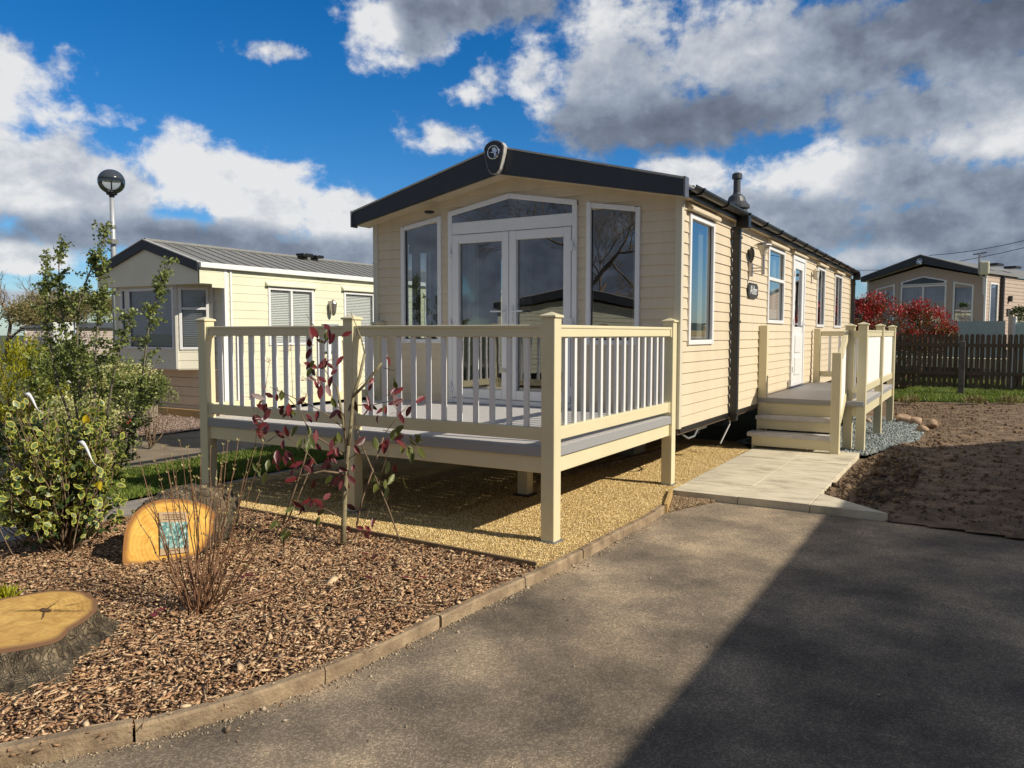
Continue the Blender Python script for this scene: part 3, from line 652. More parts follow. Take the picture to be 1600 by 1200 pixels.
# boards: run across the deck
fb = MB(); x0, x1 = XLp-.030-DX, XRp+.030-DX; y = YFp-.030-DY; y1 = -.03-DY; w = .142
first = True
while y < y1-.02:
    yb = min(y+w, y1); zt = .742
    fb.box(x0, y+.003, zt-.028, x1, yb-.003, zt)
    y += w
obj('floor_boards', fb, grey_deck, dk, bevel=.003)
ed = MB()
for a_, b_ in ((XLp+h2, XM-h2), (XM+h2, XRp-h2)): ed.box(a_-DX, YFp-.046-DY, .664, b_-DX, YFp-.031-DY, .741)
ed.box(x1+.001, YFp+h2-DY, .664, x1+.016, YR_-h2-DY, .741); ed.box(x0-.016, YFp+h2-DY, .664, x0-.001, YR_-h2-DY, .741)
obj('edge_board', ed, mat('grey_edge_board', (.27, .275, .29), (.33, .33, .34), 6, .5, stretch=(1, 6, 20)), dk, bevel=.003)
for a, b in ((('FL'), ('FM')), ('FM', 'FR'), ('FR', 'RR'), ('FL', 'RL')):
    A = Vector(pts[a]); B = Vector(pts[b]); d = (B-A).normalized(); rail(dk, A+d*h2, B-d*h2, .535, .665, .05, 'fascia')
for (px_, py_) in ((-1.08, -1.35),):
    l = MB(); x, y = px_-DX, py_-DY; l.box(x-h2, y-h2, .03, x+h2, y+h2, .66); o = obj('support_leg', l, post_m, dk, bevel=.005)
    b = MB(); b.box(x-h2-.03, y-h2-.03, 0, x+h2+.03, y+h2+.03, .03); obj('foot_pad', b, black_m, o)
jo = MB()
for k in range(9): jo.box(x0+.2+k*.45, YFp+.1-DY, .58, x0+.24+k*.45, y1-.1, .70)
obj('joists', jo, black_m, dk)
# ---- side steps
st = thing('entrance_steps', (.7, 5.5, 0), 'small cream side deck with two grey treads up to the white side door', 'steps')
OX, OY = .7, 5.5
def pst(x, y, z1, **k): return post(st, x-OX, y-OY, z1, **k)
def rl(p0, p1, z0, z1, t=.05, name='rail'): return rail(st, (p0[0]-OX, p0[1]-OY), (p1[0]-OX, p1[1]-OY), z0, z1, t, name)
A_ = (1.13, 3.0); B_ = (1.2, 3.62); C_ = (1.375, 3.53); D_ = (1.375, 5.66); E_ = (1.375, 7.69); F_ = (.11, 7.66); G_ = (.075, 3.5)
pst(*A_, 1.355, capz=False); pst(*B_, 1.70); pst(*C_, 1.72); pst(*D_, 1.72); pst(*E_, 1.72); pst(*F_, 1.70, capz=False); pst(*G_, 1.72, capz=False)
def inset(a, b): a = Vector(a); b = Vector(b); d = (b-a).normalized(); return a+d*h2, b-d*h2
for a, b, infill in ((C_, D_, 'p'), (D_, E_, 'p'), (E_, F_, 'b')):
    p, q = inset(a, b); rl(p, q, 1.56, 1.65, .055, 'top_rail'); rl(p, q, .80, .90, .05, 'bottom_rail'); rl(p, q, .48, .62, .045, 'fascia')
    if infill == 'p':
        x = a[0]-OX; pm_ = MB(); pm_.box(x-.012, p.y-OY+.03, .905, x+.012, q.y-OY-.03, 1.555); obj('infill_panel', pm_, mat('opal_panel', (.85, .85, .85), None, rough=.5), st)
    else: balusters(st, (p.x-OX, p.y-OY), (q.x-OX, q.y-OY), .90, 1.56, 6)
p, q = Vector((B_[0]+h2, C_[1])), Vector((C_[0]-h2, C_[1])); rl(p, q, 1.55, 1.64, .05, 'top_rail'); rl(p, q, .80, .88, .05, 'bottom_rail'); rl((B_[0]+.06, C_[1]), (C_[0]-.05, C_[1]), .48, .62, .04, 'fascia')
b = MB(); b.box(1.278-OX, 3.515-OY, .88, 1.300-OX, 3.545-OY, 1.55); obj('baluster', b, balu_m, st)
# sloping handrail beside the treads with its white infill
hr = MB(); y0_, y1_ = A_[1]+h2-OY, B_[1]-h2-OY; xx = 1.165-OX
hr.prism([(y0_, 1.27), (y0_, 1.355), (y1_, 1.66), (y1_, 1.56)], xx-.03, xx+.03, 0); hr.prism([(y0_, .42), (y0_, .52), (y1_, .86), (y1_, .76)], xx-.028, xx+.028, 0)
obj('handrail', hr, post_m, st, bevel=.006)
pn = MB(); pn.prism([(y0_+.02, .53), (y0_+.02, 1.26), (y1_-.02, 1.55), (y1_-.02, .86)], xx-.01, xx+.01, 0); obj('infill_panel', pn, MATS['opal_panel'], st)
fbm_ = MB(); y = 3.46
while y < 7.66:
    yb = min(y+.142, 7.70); fbm_.box(.03-OX, y+.003-OY, .662, 1.40-OX, yb-.003-OY, .69); y += .142
obj('floor_boards', fbm_, grey_deck, st, bevel=.003)
eb = MB(); eb.box(.03-OX, 3.438-OY, .622, 1.415-OX, 3.452-OY, .689); eb.box(1.401-OX, 3.453-OY, .622, 1.415-OX, 7.7-OY, .689); obj('edge_board', eb, MATS['grey_edge_board'], st, bevel=.003)
for (y, z, n_) in ((2.93, .245, 0), (3.19, .455, 1)):
    t = MB(); t.box((.0 if n_ == 0 else .05)-OX, y-OY, z-.055, 1.085-OX, y+.30-OY, z); obj('tread', t, grey_deck, st, bevel=.006)
    r_ = MB(); r_.box(.07-OX, y+.03-OY, z-.185, 1.075-OX, y+.055-OY, z-.056); r_.box(.06-OX, y+.031-OY, .02, .085-OX, y+.28-OY, z-.057); obj('riser', r_, post_m, st, bevel=.004)
r_ = MB(); r_.box(.13-OX, 3.458-OY, .46, 1.14-OX, 3.48-OY, .62); obj('riser', r_, post_m, st)
# ================================================================ ground
far = MB(); far.add([(-500, -400, -.10), (500, -400, -.10), (500, 900, -.10), (-500, 900, -.10)], [(0, 1, 2, 3)])
struct('ground', far, mat('ground_turf', (.045, .06, .018), (.08, .09, .03), .5, .95, .3, 20), recalc=False)
def sheet(name, poly, z, m, res=None, **k):
    mb = MB(); mb.add([(p[0], p[1], z) for p in poly], [tuple(range(len(poly)))]); return struct(name, mb, m, recalc=False)
def asphalt_mat():
    M = mat('asphalt', (.12, .096, .072), (.40, .305, .205), 1.25, .95, .5, 240, thr=(.36, .64), detail=10, c3=(.235, .185, .132), bdist=.012)
    nt = M.node_tree; N = nt.nodes; L = nt.links; b = N['Principled BSDF']; col = b.inputs['Base Color'].links[0].from_socket
    tc = [n for n in N if n.type == 'TEX_COORD'][0]
    # dark seal close to the kerb, pale aggregate specks
    v = N.new('ShaderNodeTexVoronoi'); v.inputs['Scale'].default_value = 130; L.new(tc.outputs['Object'], v.inputs[0])
    mr = N.new('ShaderNodeMapRange'); L.new(v.outputs['Color'], mr.inputs[0]); mr.inputs[1].default_value = .45; mr.inputs[2].default_value = .9; mr.inputs[3].default_value = .72; mr.inputs[4].default_value = 1.45
    n2 = N.new('ShaderNodeTexNoise'); n2.inputs['Scale'].default_value = .35; n2.inputs['Detail'].default_value = 3; L.new(tc.outputs['Object'], n2.inputs[0])
    m2 = N.new('ShaderNodeMapRange'); L.new(n2.outputs[0], m2.inputs[0]); m2.inputs[1].default_value = .35; m2.inputs[2].default_value = .6; m2.inputs[3].default_value = .72; m2.inputs[4].default_value = 1.25
    mm = N.new('ShaderNodeMath'); mm.operation = 'MULTIPLY'; L.new(mr.outputs[0], mm.inputs[0]); L.new(m2.outputs[0], mm.inputs[1])
    vm = N.new('ShaderNodeVectorMath'); vm.operation = 'SCALE'; L.new(col, vm.inputs[0]); L.new(mm.outputs[0], vm.inputs['Scale']); L.new(vm.outputs[0], b.inputs['Base Color'])
    return M
asph = asphalt_mat()
kerb_pts = [(-2.6, -7.9), (-1.55, -7.45), (-.95, -7.05), (-.42, -6.52), (-.16, -6.12), (.0, -5.8), (.085, -5.45), (.15, -5.05), (.155, -4.65), (.165, -4.3), (.19, -3.9), (.24, -3.5), (.265, -3.1), (.27, -2.5), (.285, -1.9), (.30, -1.3), (.27, -1.12)]
KZ = -.05
nx, ny = 40, 60
sheet('drive', [(p[0]-.02, p[1]) for p in kerb_pts]+[(.30, -.98), (.12, -.42), (2.1, -.43), (2.2, .1), (5, .1), (40, -2), (40, -30), (-30, -30), (-30, -9.5), (-6, -8.6)], KZ, asph)
# kerb, edging blocks with joints
kb = MB()
def offs(P, i, d):
    a = Vector(P[max(i-1, 0)]); b = Vector(P[min(i+1, len(P)-1)]); t = (b-a).normalized(); n = Vector((-t.y, t.x)); return Vector(P[i])+n*d
kp = []
for i in range(len(kerb_pts)-1):
    a = Vector(kerb_pts[i]); b = Vector(kerb_pts[i+1]); n = max(1, int((b-a).length/.12))
    kp += [a.lerp(b, k/n) for k in range(n)]
kp.append(Vector(kerb_pts[-1]))
# smooth
for _ in range(6): kp = [kp[0]]+[(kp[i-1]+kp[i]*2+kp[i+1])/4 for i in range(1, len(kp)-1)]+[kp[-1]]
j = 0; blk = 6
while j < len(kp)-1:
    e = min(j+blk, len(kp)-1); seg = kp[j:e+1]; dz = random.uniform(-.009, .007); rot = random.uniform(-.010, .010)
    Lp = []; Rp = []
    for i, p in enumerate(seg):
        t = (seg[min(i+1, len(seg)-1)]-seg[max(i-1, 0)]).normalized(); n = Vector((-t.y, t.x)); q = p
        if i == 0: q = p+t*.005
        if i == len(seg)-1: q = p-t*.005
        Rp.append(q+n*rot); Lp.append(q+n*(.056+rot))
    V = []
    for a, b in zip(Rp, Lp): V += [(a.x, a.y, KZ-.06), (a.x-.0, a.y, .018+dz), ((a*.88+b*.12).x, (a*.88+b*.12).y, .03+dz), ((a*.15+b*.85).x, (a*.15+b*.85).y, .03+dz), (b.x, b.y, .015+dz), (b.x, b.y, KZ-.06)]
    k = len(seg); Fc = [(6*i+c, 6*i+(c+1) % 6, 6*i+6+(c+1) % 6, 6*i+6+c) for i in range(k-1) for c in range(6)]+[tuple(range(6))[::-1], tuple(6*(k-1)+c for c in range(6))]
    kb.add(V, Fc); j = e
struct('kerb', kb, concrete)
# bark bed
def bedz(x, y): return -.004+.05*fbm(x*1.2+3, y*1.2, 3, 5)+.022*fbm(x*7, y*7, 3, 9)-.02
bed_poly = [(p[0]-.03, p[1]) for p in kerb_pts[:12]]+[(.16, -3.36), (-3.0, -3.22), (-3.55, -3.05), (-3.6, -4.9), (-4.4, -7.9)]
def grid_sheet(name, x0, x1, y0, y1, d, zf, poly, m, smooth=True):
    xs = np.arange(x0, x1+d, d); ys = np.arange(y0, y1+d, d); X, Y = np.meshgrid(xs, ys); Z = zf(X, Y)
    V = np.column_stack([X.ravel(), Y.ravel(), Z.ravel()]); a, b = X.shape
    I = (np.arange(a-1)[:, None]*b+np.arange(b-1)[None]).ravel(); Fc = np.stack([I, I+1, I+b+1, I+b], 1)
    cx_ = V[Fc].mean(1); k = in_poly(cx_[:, 0], cx_[:, 1], poly); Fc = Fc[k]
    used, inv = np.unique(Fc, return_inverse=True)
    return tag(obj_np(name, V[used], inv.reshape(-1, 4), m, smooth=smooth), kind='structure')
bark_base = mat('bark_soil', (.05, .028, .016), (.13, .075, .04), 30, .95, 1., 120, bdist=.02)
grid_sheet('bark_bed', -4.5, .3, -8, -3, .04, bedz, bed_poly, bark_base)
bark_m = mat('bark_chips', (.12, .058, .030), (.80, .59, .36), 14, .85, .3, 200, island=.85, c3=(.45, .25, .128))
n = 84000
def dch(x, y): d = np.hypot(x-2.69, y+7.94); return np.clip((6.2/np.maximum(d, 3.5))**1.3, 0, 1)*.9+.1
C2 = sample_poly(bed_poly, n, dch); Z = bedz(C2[:, 0], C2[:, 1])+RNG.uniform(.0, .022, n)
ln = RNG.lognormal(math.log(.0112), .45, n); sz = np.column_stack([ln, ln*RNG.uniform(.22, .62, n), RNG.uniform(.0015, .004, n)])
tag(scatter('bark_chips', np.column_stack([C2, Z]), sz, randrot(n, .42), bark_m, (CHIP_V, CHIP_F)), kind='stuff')
# long slivers and twigs on the bark
n = 1500; C2 = sample_poly(bed_poly, n); Z = bedz(C2[:, 0], C2[:, 1])+.024
sz = np.column_stack([RNG.uniform(.03, .075, n), RNG.uniform(.002, .005, n), RNG.uniform(.002, .004, n)])
tag(scatter('bark_slivers', np.column_stack([C2, Z]), sz, randrot(n, .22), mat('sliver', (.16, .09, .05), (.52, .38, .24), 9, .85, island=.9), (CHIP_V, CHIP_F)), kind='stuff')
# fallen dark red leaves
fallen_spots = [g(x, y, .05) for x, y in ((380, 905), (243, 970), (575, 870), (600, 880), (655, 905), (240, 960), (565, 880), (640, 908))]
n = 420; i_k = RNG.integers(0, 130, n) % (len(kp)-1); K_ = np.array([(p.x, p.y) for p in kp]); Q_ = K_[i_k]+RNG.normal(0, .01, (n, 2)); Q_[:, 0] += RNG.exponential(.05, n)-.06; on = Q_[:, 0] < K_[i_k][:, 0]
sz = np.column_stack([RNG.uniform(.005, .014, n), RNG.uniform(.002, .005, n), RNG.uniform(.0015, .003, n)])
tag(scatter('stray_bark', np.column_stack([Q_, np.where(on, .034, KZ+.004)]), sz, randrot(n, .2), bark_m, (CHIP_V, CHIP_F)), kind='stuff')
# yellow gravel
grav_base = mat('gravel_sand', (.34, .21, .07), (.56, .39, .15), 60, .95, 1., 150, bdist=.015)
gp = [(.20, -3.36), (.24, -3.0), (.26, -1.25), (.25, -1.08), (.11, -.44), (.06, 2.95), (-.3, 3.6), (-4.1, 3.6), (-4.1, -2.9), (-3.5, -2.95), (-3.0, -3.2)]
def gz_(x, y): return .006+.012*fbm(x*4, y*4, 3, 2)
grid_sheet('gravel', -4.2, .3, -3.5, 3.7, .05, gz_, gp, grav_base)
grav_m = mat('gravel_stones', (.42, .27, .09), (.92, .79, .48), 40, .75, island=.95, c3=(.78, .58, .25))
vis = [(.175, -3.34), (.205, -3.0), (.235, -1.4), (.25, -1.1), (.09, -.44), (.06, 2.95), (-1.1, 2.95), (-1.3, -.3), (-4.0, -2.0), (-4.0, -2.9), (-3.5, -2.95), (-3.0, -3.2)]
n = 70000; C2 = sample_poly(vis, n, lambda x, y: np.where((x < -1.2) & (y > -2.5), .25, 1.)); r_ = RNG.uniform(.003, .0068, n)
Z = gz_(C2[:, 0], C2[:, 1])+r_*.5
tag(scatter('gravel_stones', np.column_stack([C2, Z]), np.column_stack([r_*RNG.uniform(.9, 1.4, n), r_, r_*.8]), randrot(n), grav_m, smooth=True), kind='stuff')
# timber board between bark and gravel, edging by the slabs
def board(name, pts, z0, z1, t, m, label, group=None):
    o = MB()
    for a, b in zip(pts[:-1], pts[1:]):
        d = (Vector(b)-Vector(a)); L_ = d.length; d.normalize(); nn = Vector((-d.y, d.x))
        def Mm(u, q, z): v = Vector(a)+d*u+nn*q; return (v.x, v.y, z)
        o.box(0, -t/2, z0, L_, t/2, z1, Mm)
    ob = obj(name, o, m, bevel=.004); return tag(ob, label, 'edging', group)
board('edging_board', [(.165, -3.36), (-3.0, -3.24)], -.05, .045, .022, mat('old_timber', (.17, .115, .06), (.26, .18, .10), 6, .85, .4, 60, stretch=(2, 12, 12)), 'thin wooden board dividing the yellow gravel from the bark bed')
board('edging_board', [(.285, -1.13), (.10, -.46)], -.06, .042, .035, timber, 'short yellow timber edging between gravel and the paved path')
board('edging_board', [(-1.35, -.55), (-1.12, .45), (-.98, 1.5), (-.88, 2.4)], -.02, .05, .09, concrete, 'broken concrete edging strip in the gravel under the caravan')
# pebbly wedge between path, board and drive
wp = [(.30, -1.1), (.115, -.47), (.10, -.44), (.55, -.44), (.42, -.75)]
n = 2600; C2 = sample_poly(wp, n); r_ = RNG.uniform(.004, .011, n)
tag(scatter('loose_pebbles', np.column_stack([C2, np.full(n, KZ)+r_*.5+RNG.uniform(0, .02, n)]), np.column_stack([r_*1.3, r_, r_*.8]), randrot(n), mat('brown_pebbles', (.14, .09, .05), (.42, .32, .20), 20, .85, island=.9, c3=(.28, .19, .11))), kind='stuff')
# grit along the kerb foot
n = 2600; i_k = RNG.integers(0, len(kp)-1, n); tt = RNG.random(n); K = np.array([(p.x, p.y) for p in kp]); Q = K[i_k]*(1-tt[:, None])+K[i_k+1]*tt[:, None]; Q[:, 0] += RNG.exponential(.035, n); r_ = RNG.lognormal(math.log(.0035), .5, n)
tag(scatter('kerb_grit', np.column_stack([Q, KZ+r_*.4]), np.column_stack([r_*1.3, r_, r_*.7]), randrot(n), mat('grit', (.16, .11, .07), (.5, .42, .3), 20, .85, island=.9)), kind='stuff')
n = 6500; C2 = np.column_stack([RNG.uniform(-1, 4.5, n), RNG.uniform(-7, -.6, n)]); r_ = RNG.lognormal(math.log(.0020), .5, n)
k = C2[:, 0] > np.interp(C2[:, 1], K[::-1][:, 1][::-1], K[::-1][:, 0][::-1])+.03; C2 = C2[k]; r_ = r_[k]; n = len(r_)
tag(scatter('drive_grit', np.column_stack([C2, KZ+r_*.4]), np.column_stack([r_*1.3, r_, r_*.7]), randrot(n), MATS['grit']), kind='stuff')
# paving
slab_m = mat('paving_slabs', (.30, .265, .20), (.62, .56, .43), 2.6, .85, .35, 60, detail=9, c3=(.52, .465, .35), stretch=(1, 2.2, 1), thr=(.3, .6))
sb = MB(); xa, xm, xb = .085, .75, 1.415; ys = [-.41, .22, .86, 1.50, 2.14, 2.78, 3.28]
for a, b in zip(ys[:-1], ys[1:]):
    for c, d in ((xa, xm), (xm, xb)):
        dz = random.uniform(-.002, .002); sb.box(c+.003, a+.003, -.07, d-.003, b-.003, .026+dz)
sb.prism([(1.418, -.407), (2.07, -.42), (1.418, .19)], -.07, .025, 2)
struct('paving', sb, slab_m, bevel=.004)
# soil
def soilz(x, y):
    base = -.03+.06*np.clip((x-1.5)/3, 0, 1)
    ridge = .065*np.exp(-((x-1.78)/.22)**2)*np.clip((y+.1)/.8, 0, 1)*np.clip((7.2-y)/1.5, 0, 1)*(.55+.9*fbm(x*2+5, y*2, 3, 31))
    ridge += .10*np.exp(-(((y-.35)/.5)**2))*np.exp(-((x-2.1)/.7)**2)*0
    rough = .04*(fbm(x*2.2, y*2.2, 3, 21)-.5)+.024*(fbm(x*11, y*11, 4, 22)-.5)
    far_ = np.clip((8.5-y)/3, .35, 1)
    edge = np.clip((y+.62+.12*(x-2))/.35, 0, 1)
    return (base+ridge+rough*far_)*edge-.052*(1-edge)+.0
soil_poly = [(1.50, .25), (2.12, -.40), (3.1, -.56), (5, -.86), (14, -2.2), (16, 14.5), (-3, 12.6), (1.0, 13.2), (-.2, 12.9), (-.2, 8.2), (1.2, 8.1), (1.75, 7.8), (2.0, 6.0), (1.85, 4.4), (1.52, 3.2), (1.47, 1.5)]
soil_poly = [(1.40, .2), (1.42, -.2), (2.0, -.43), (3.1, -.58), (5, -.86), (11, -1.8), (12, 14.5), (3.7, 13.6), (1.0, 13.05), (-.2, 12.9), (-.2, 8.0), (1.2, 8.0), (1.78, 7.8), (1.98, 6.0), (1.82, 4.4), (1.50, 3.1), (1.38, 3.1), (1.38, 1.5)]
soil_m = mat('soil', (.11, .072, .042), (.31, .215, .135), 4, .95, 1., 70, detail=10, c3=(.195, .13, .08), bdist=.035)
grid_sheet('soil', -.3, 11, -1.9, 14.6, .04, soilz, soil_poly, soil_m, smooth=False)
n = 6500; sp_poly = [(1.46, .3), (2.1, -.35), (3.2, -.5), (4.2, 1.5), (4.5, 13), (1.0, 12.8), (1.3, 8.1), (2.0, 7.6), (2.05, 6), (1.9, 4.5), (1.52, 3.1)]
C2 = sample_poly(sp_poly, n, lambda x, y: np.clip(1.2-(x-1.4)*.45, .18, 1)); r_ = RNG.lognormal(math.log(.008), .62, n)
tag(scatter('soil_clods', np.column_stack([C2, soilz(C2[:, 0], C2[:, 1])+r_*.25]), np.column_stack([r_*1.3, r_, r_*.8]), randrot(n), soil_m, smooth=False, jit=.35), kind='stuff')
n = 520; C2 = sample_poly([(1.44, .25), (1.75, -.1), (2.2, .4), (2.1, 3.2), (1.55, 3.2), (1.44, 1.5)], n); r_ = RNG.lognormal(math.log(.018), .45, n)
tag(scatter('soil_lumps', np.column_stack([C2, soilz(C2[:, 0], C2[:, 1])+r_*.2]), np.column_stack([r_*1.3, r_, r_*.8]), randrot(n), soil_m, (CHIP_V, CHIP_F), jit=.35), kind='stuff')
# grey chippings under the side deck
ggp = [(.3, 3.2), (1.50, 3.15), (1.72, 4.1), (2.0, 5.2), (2.0, 6.6), (1.75, 7.7), (1.35, 8.3), (0, 8.3), (-.3, 3.5)]
def ggz(x, y): return .0+.02*fbm(x*4, y*4, 3, 2)
grid_sheet('chippings', -.4, 2.1, 3.1, 8.4, .05, ggz, ggp, mat('chip_base', (.10, .11, .11), (.2, .22, .22), 50, .95, 1., 120))
n = 13000; C2 = sample_poly(ggp, n); r_ = RNG.uniform(.009, .019, n)
tag(scatter('chippings_stones', np.column_stack([C2, ggz(C2[:, 0], C2[:, 1])+r_*.5]), np.column_stack([r_*1.35, r_, r_*.75]), randrot(n), mat('grey_chippings', (.13, .15, .155), (.42, .46, .45), 30, .8, island=.95, c3=(.25, .285, .285)), jit=.35), kind='stuff')
# rocks at the soil edge
ROCKV = None
def rock(x, y, s, label, zz=0., seed=0, m=None):
    bm = bmesh.new(); bmesh.ops.create_icosphere(bm, subdivisions=3, radius=1)
    rr = np.random.default_rng(seed)
    planes = rr.normal(size=(9, 3)); planes /= np.linalg.norm(planes, axis=1, keepdims=True); dd_ = rr.uniform(.55, .85, 9)
    for v in bm.verts:
        p = np.array(v.co)
        for nn, d_ in zip(planes, dd_):
            k = p@nn
            if k > d_: p = p-nn*(k-d_)*.85
        p *= 1+.06*(vnoise(np.array([p[0]*3+seed]), np.array([p[1]*3+p[2]*2]), seed)[0]-.5)
        v.co = Vector((p[0]*s[0], p[1]*s[1], p[2]*s[2]))
    me = bpy.data.meshes.new('rock'); bm.to_mesh(me); bm.free(); me.materials.append(m or mat('rock_sandstone', (.26, .17, .11), (.46, .33, .23), 7, .9, .7, 50)); me.shade_smooth()
    o = bpy.data.objects.new('rock', me); COL.objects.link(o); o.location = (x, y, zz); o.rotation_euler.z = seed
    return tag(o, label, 'rock', 'rocks at the edge of the soil')
for i, (px, py, s, lb) in enumerate([(1411, 660, (.17, .14, .11), 'large pale brown rock nearest the last deck post at the soil edge'), (1431, 663, (.12, .11, .10), 'medium pink brown rock between the biggest rock and the dark one'),
                                     (1456, 668, (.14, .10, .10), 'dark red brown rock furthest right of the rocks by the chippings'), (1441, 675, (.10, .09, .07), 'small rock just in front of the other rocks at the soil edge')]):
    p = g(px, py); rock(p[0], p[1], s, lb, .05, i+3)
p = g(1352, 660); rock(p[0], p[1], (.15, .08, .06), 'flat pale stone seen between the posts of the side deck', .04, 12)
# grass on the right, lawn on the left
turf = mat('lawn_soil', (.03, .05, .012), (.07, .10, .025), 8, .95, .6, 60)
grass_m = mat('grass_blades', (.065, .12, .018), (.34, .38, .07), 2.5, .55, island=.6, c3=(.14, .21, .032), sss=True)
def grassz(x, y): return -.02+.05*fbm(x*.6, y*.6, 2, 4)+.012*np.clip(y-13, 0, 30)*0
def blades(name, poly, n, hh, zf, dens=None, m=None, w=.006):
    C2 = sample_poly(poly, n, dens); z = zf(C2[:, 0], C2[:, 1]); a = RNG.uniform(0, 2*np.pi, n); h = hh*RNG.uniform(.5, 1.3, n); t = RNG.normal(0, .35, (n, 2))*h[:, None]
    d = np.stack([np.cos(a), np.sin(a)], 1)*w*RNG.uniform(.6, 1.4, (n, 1)); V = np.zeros((n, 5, 3))
    V[:, 0, :2] = C2-d; V[:, 1, :2] = C2+d; V[:, 2, :2] = C2-d*.7+t*.4; V[:, 3, :2] = C2+d*.7+t*.4; V[:, 4, :2] = C2+t
    V[:, 0, 2] = V[:, 1, 2] = z-.004; V[:, 2, 2] = V[:, 3, 2] = z+h*.6; V[:, 4, 2] = z+h
    Fc = np.array([[0, 1, 3], [0, 3, 2], [2, 3, 4]])[None]+(np.arange(n)*5)[:, None, None]
    return tag(obj_np(name, V.reshape(-1, 3), Fc.reshape(-1, 3), m or grass_m), kind='stuff')
gpR = [(-6, 12.5), (-.2, 12.9), (1.0, 13.05), (3.7, 13.6), (12, 14.5), (14, 30), (-8, 30)]
grid_sheet('lawn', -8, 14, 12, 30, .4, grassz, gpR, turf)
blades('grass', [(-.6, 12.8), (1.0, 12.95), (3.7, 13.5), (5, 13.8), (6, 22), (-1, 24)], 42000, .10, grassz, lambda x, y: np.clip(1.3-(y-13)/9, .2, 1), w=.010)
gpL = [(-4.3, -2.0), (-4.35, -3.0), (-4.45, -4.3), (-4.7, -7.5), (-7.5, -7.5), (-6.1, -3.6), (-5.88, -2.4), (-5.9, .8), (-4.3, .8)]
grid_sheet('lawn', -8, -4, -8, 1, .2, lambda x, y: -.025+0*x, gpL, turf)
blades('grass', gpL, 60000, .045, lambda x, y: -.02+0*x, w=.005)
# garden path along the left, neighbour's road
path_m = mat('path_concrete', (.20, .185, .165), (.32, .285, .24), 3, .9, .4, 80)
sheet('path', [(-3.5, 1.5), (-3.5, -2.95), (-3.62, -4.0), (-3.72, -5.0), (-4.1, -7.9), (-4.75, -7.9), (-4.42, -4.6), (-4.25, -3.4), (-4.25, 1.5)], -.012, path_m)
road_m = mat('road_asphalt', (.17, .135, .095), (.27, .215, .15), 2, .92, .6, 200)
sheet('road', [(-5.9, 12), (-5.88, -2.4), (-6.12, -3.6), (-8, -8), (-40, -14), (-40, -3.5), (-12, -2.0), (-9.2, -1.2), (-8.55, -.3), (-8.5, .8), (-8.6, 12)], -.04, road_m)
mp_ = [(-8.58, 2.0), (-8.5, .8), (-8.55, -.3), (-9.2, -1.2), (-12, -2.0), (-14, -1), (-13, 1.75), (-9.6, 1.75), (-9.3, 2)]
grid_sheet('mulch_bed', -14.5, -8.3, -2.5, 2.2, .1, lambda x, y: -.03+.03*fbm(x*3, y*3, 2, 3), mp_, mat('mulch', (.16, .10, .075), (.34, .25, .2), 25, .95, 1., 60))
n = 9000; C2 = sample_poly(mp_, n); r_ = RNG.uniform(.01, .022, n)
tag(scatter('mulch_chips', np.column_stack([C2, r_*.3+.0+RNG.uniform(-.01, .01, n)]), np.column_stack([r_*1.4, r_*.6, r_*.4]), randrot(n, .5), mat('mulch_bits', (.14, .085, .06), (.48, .38, .32), 10, .9, island=.9)), kind='stuff')
board('edging_board', [(-11.6, 1.66), (-9.62, 1.66)], -.03, .14, .06, timber, 'yellow timber along the foot of the neighbouring caravan')
board('edging_board', [(-10.9, 1.45), (-10.2, .7)], .0, .2, .05, mat('weathered_plank', (.22, .19, .15), (.33, .29, .23), 8, .9, .4), 'weathered grey plank leaning beside the bushes by the neighbouring caravan')
# ================================================================ neighbouring caravan (left)
NX, NY = -9.5, 1.97
glassn = glass_mat('window_glass_neighbour', (.88, .9, .9), .45)
nb = thing('static_caravan', (NX, NY, 0), 'pale lemon caravan with grey roof and bay window left of the deck', 'caravan')
NW, NLh = 3.1, 10.5
def NS(u, o, z): return (o, u, z)
def NF(u, o, z): return (u, -o, z)
nwh = [(1.06, 2.24, 1.38, 2.49), (3.23, 4.18, 1.38, 2.5), (6.2, 7.4, 1.38, 2.5)]
cladding('side_wall', NS, 0, NLh, .12, 2.86, nwh, clad_l, nb, h=.16, out=.007)
cladding('side_wall', lambda u, o, z: (-NW-o, u, z), 0, NLh, .12, 2.86, [], clad_l, nb, h=.16)
cladding('front_wall', NF, -NW, 0, .12, 3.4, [], mat('front_panel_grey', (.66, .64, .53), (.70, .68, .57), 2, .5), nb, h=.16,
         cut=[((0, 0, 2.86), Vector((.33, 0, 1)).normalized()), ((-NW, 0, 2.86), Vector((-.33, 0, 1)).normalized())])
b = MB(); b.add([(-NW, NLh, .1), (0, NLh, .1), (0, NLh, 2.86), (-NW/2, NLh, 3.35), (-NW, NLh, 2.86)], [(0, 1, 2, 3, 4)]); obj('rear_wall', b, clad_l, nb, recalc=False)
b = MB(); b.box(-.04, -.03, .12, .03, .05, 2.86); b.box(-.02, .10, .9, .035, .14, 2.86); obj('corner_trim', b, white_m, nb, bevel=.004)
nbr = -.62
gable_roof(nb, NW, NLh, nbr, 2.875, 3.365, ov=.03, mroof=roof_tile, tb=.16, tm=.17, soff=clad_g, corr=True)
b = MB(); b.box(.03, nbr+.03, 2.79, .10, NLh, 2.885); obj('eave_trim', b, white_m, nb, bevel=.006)
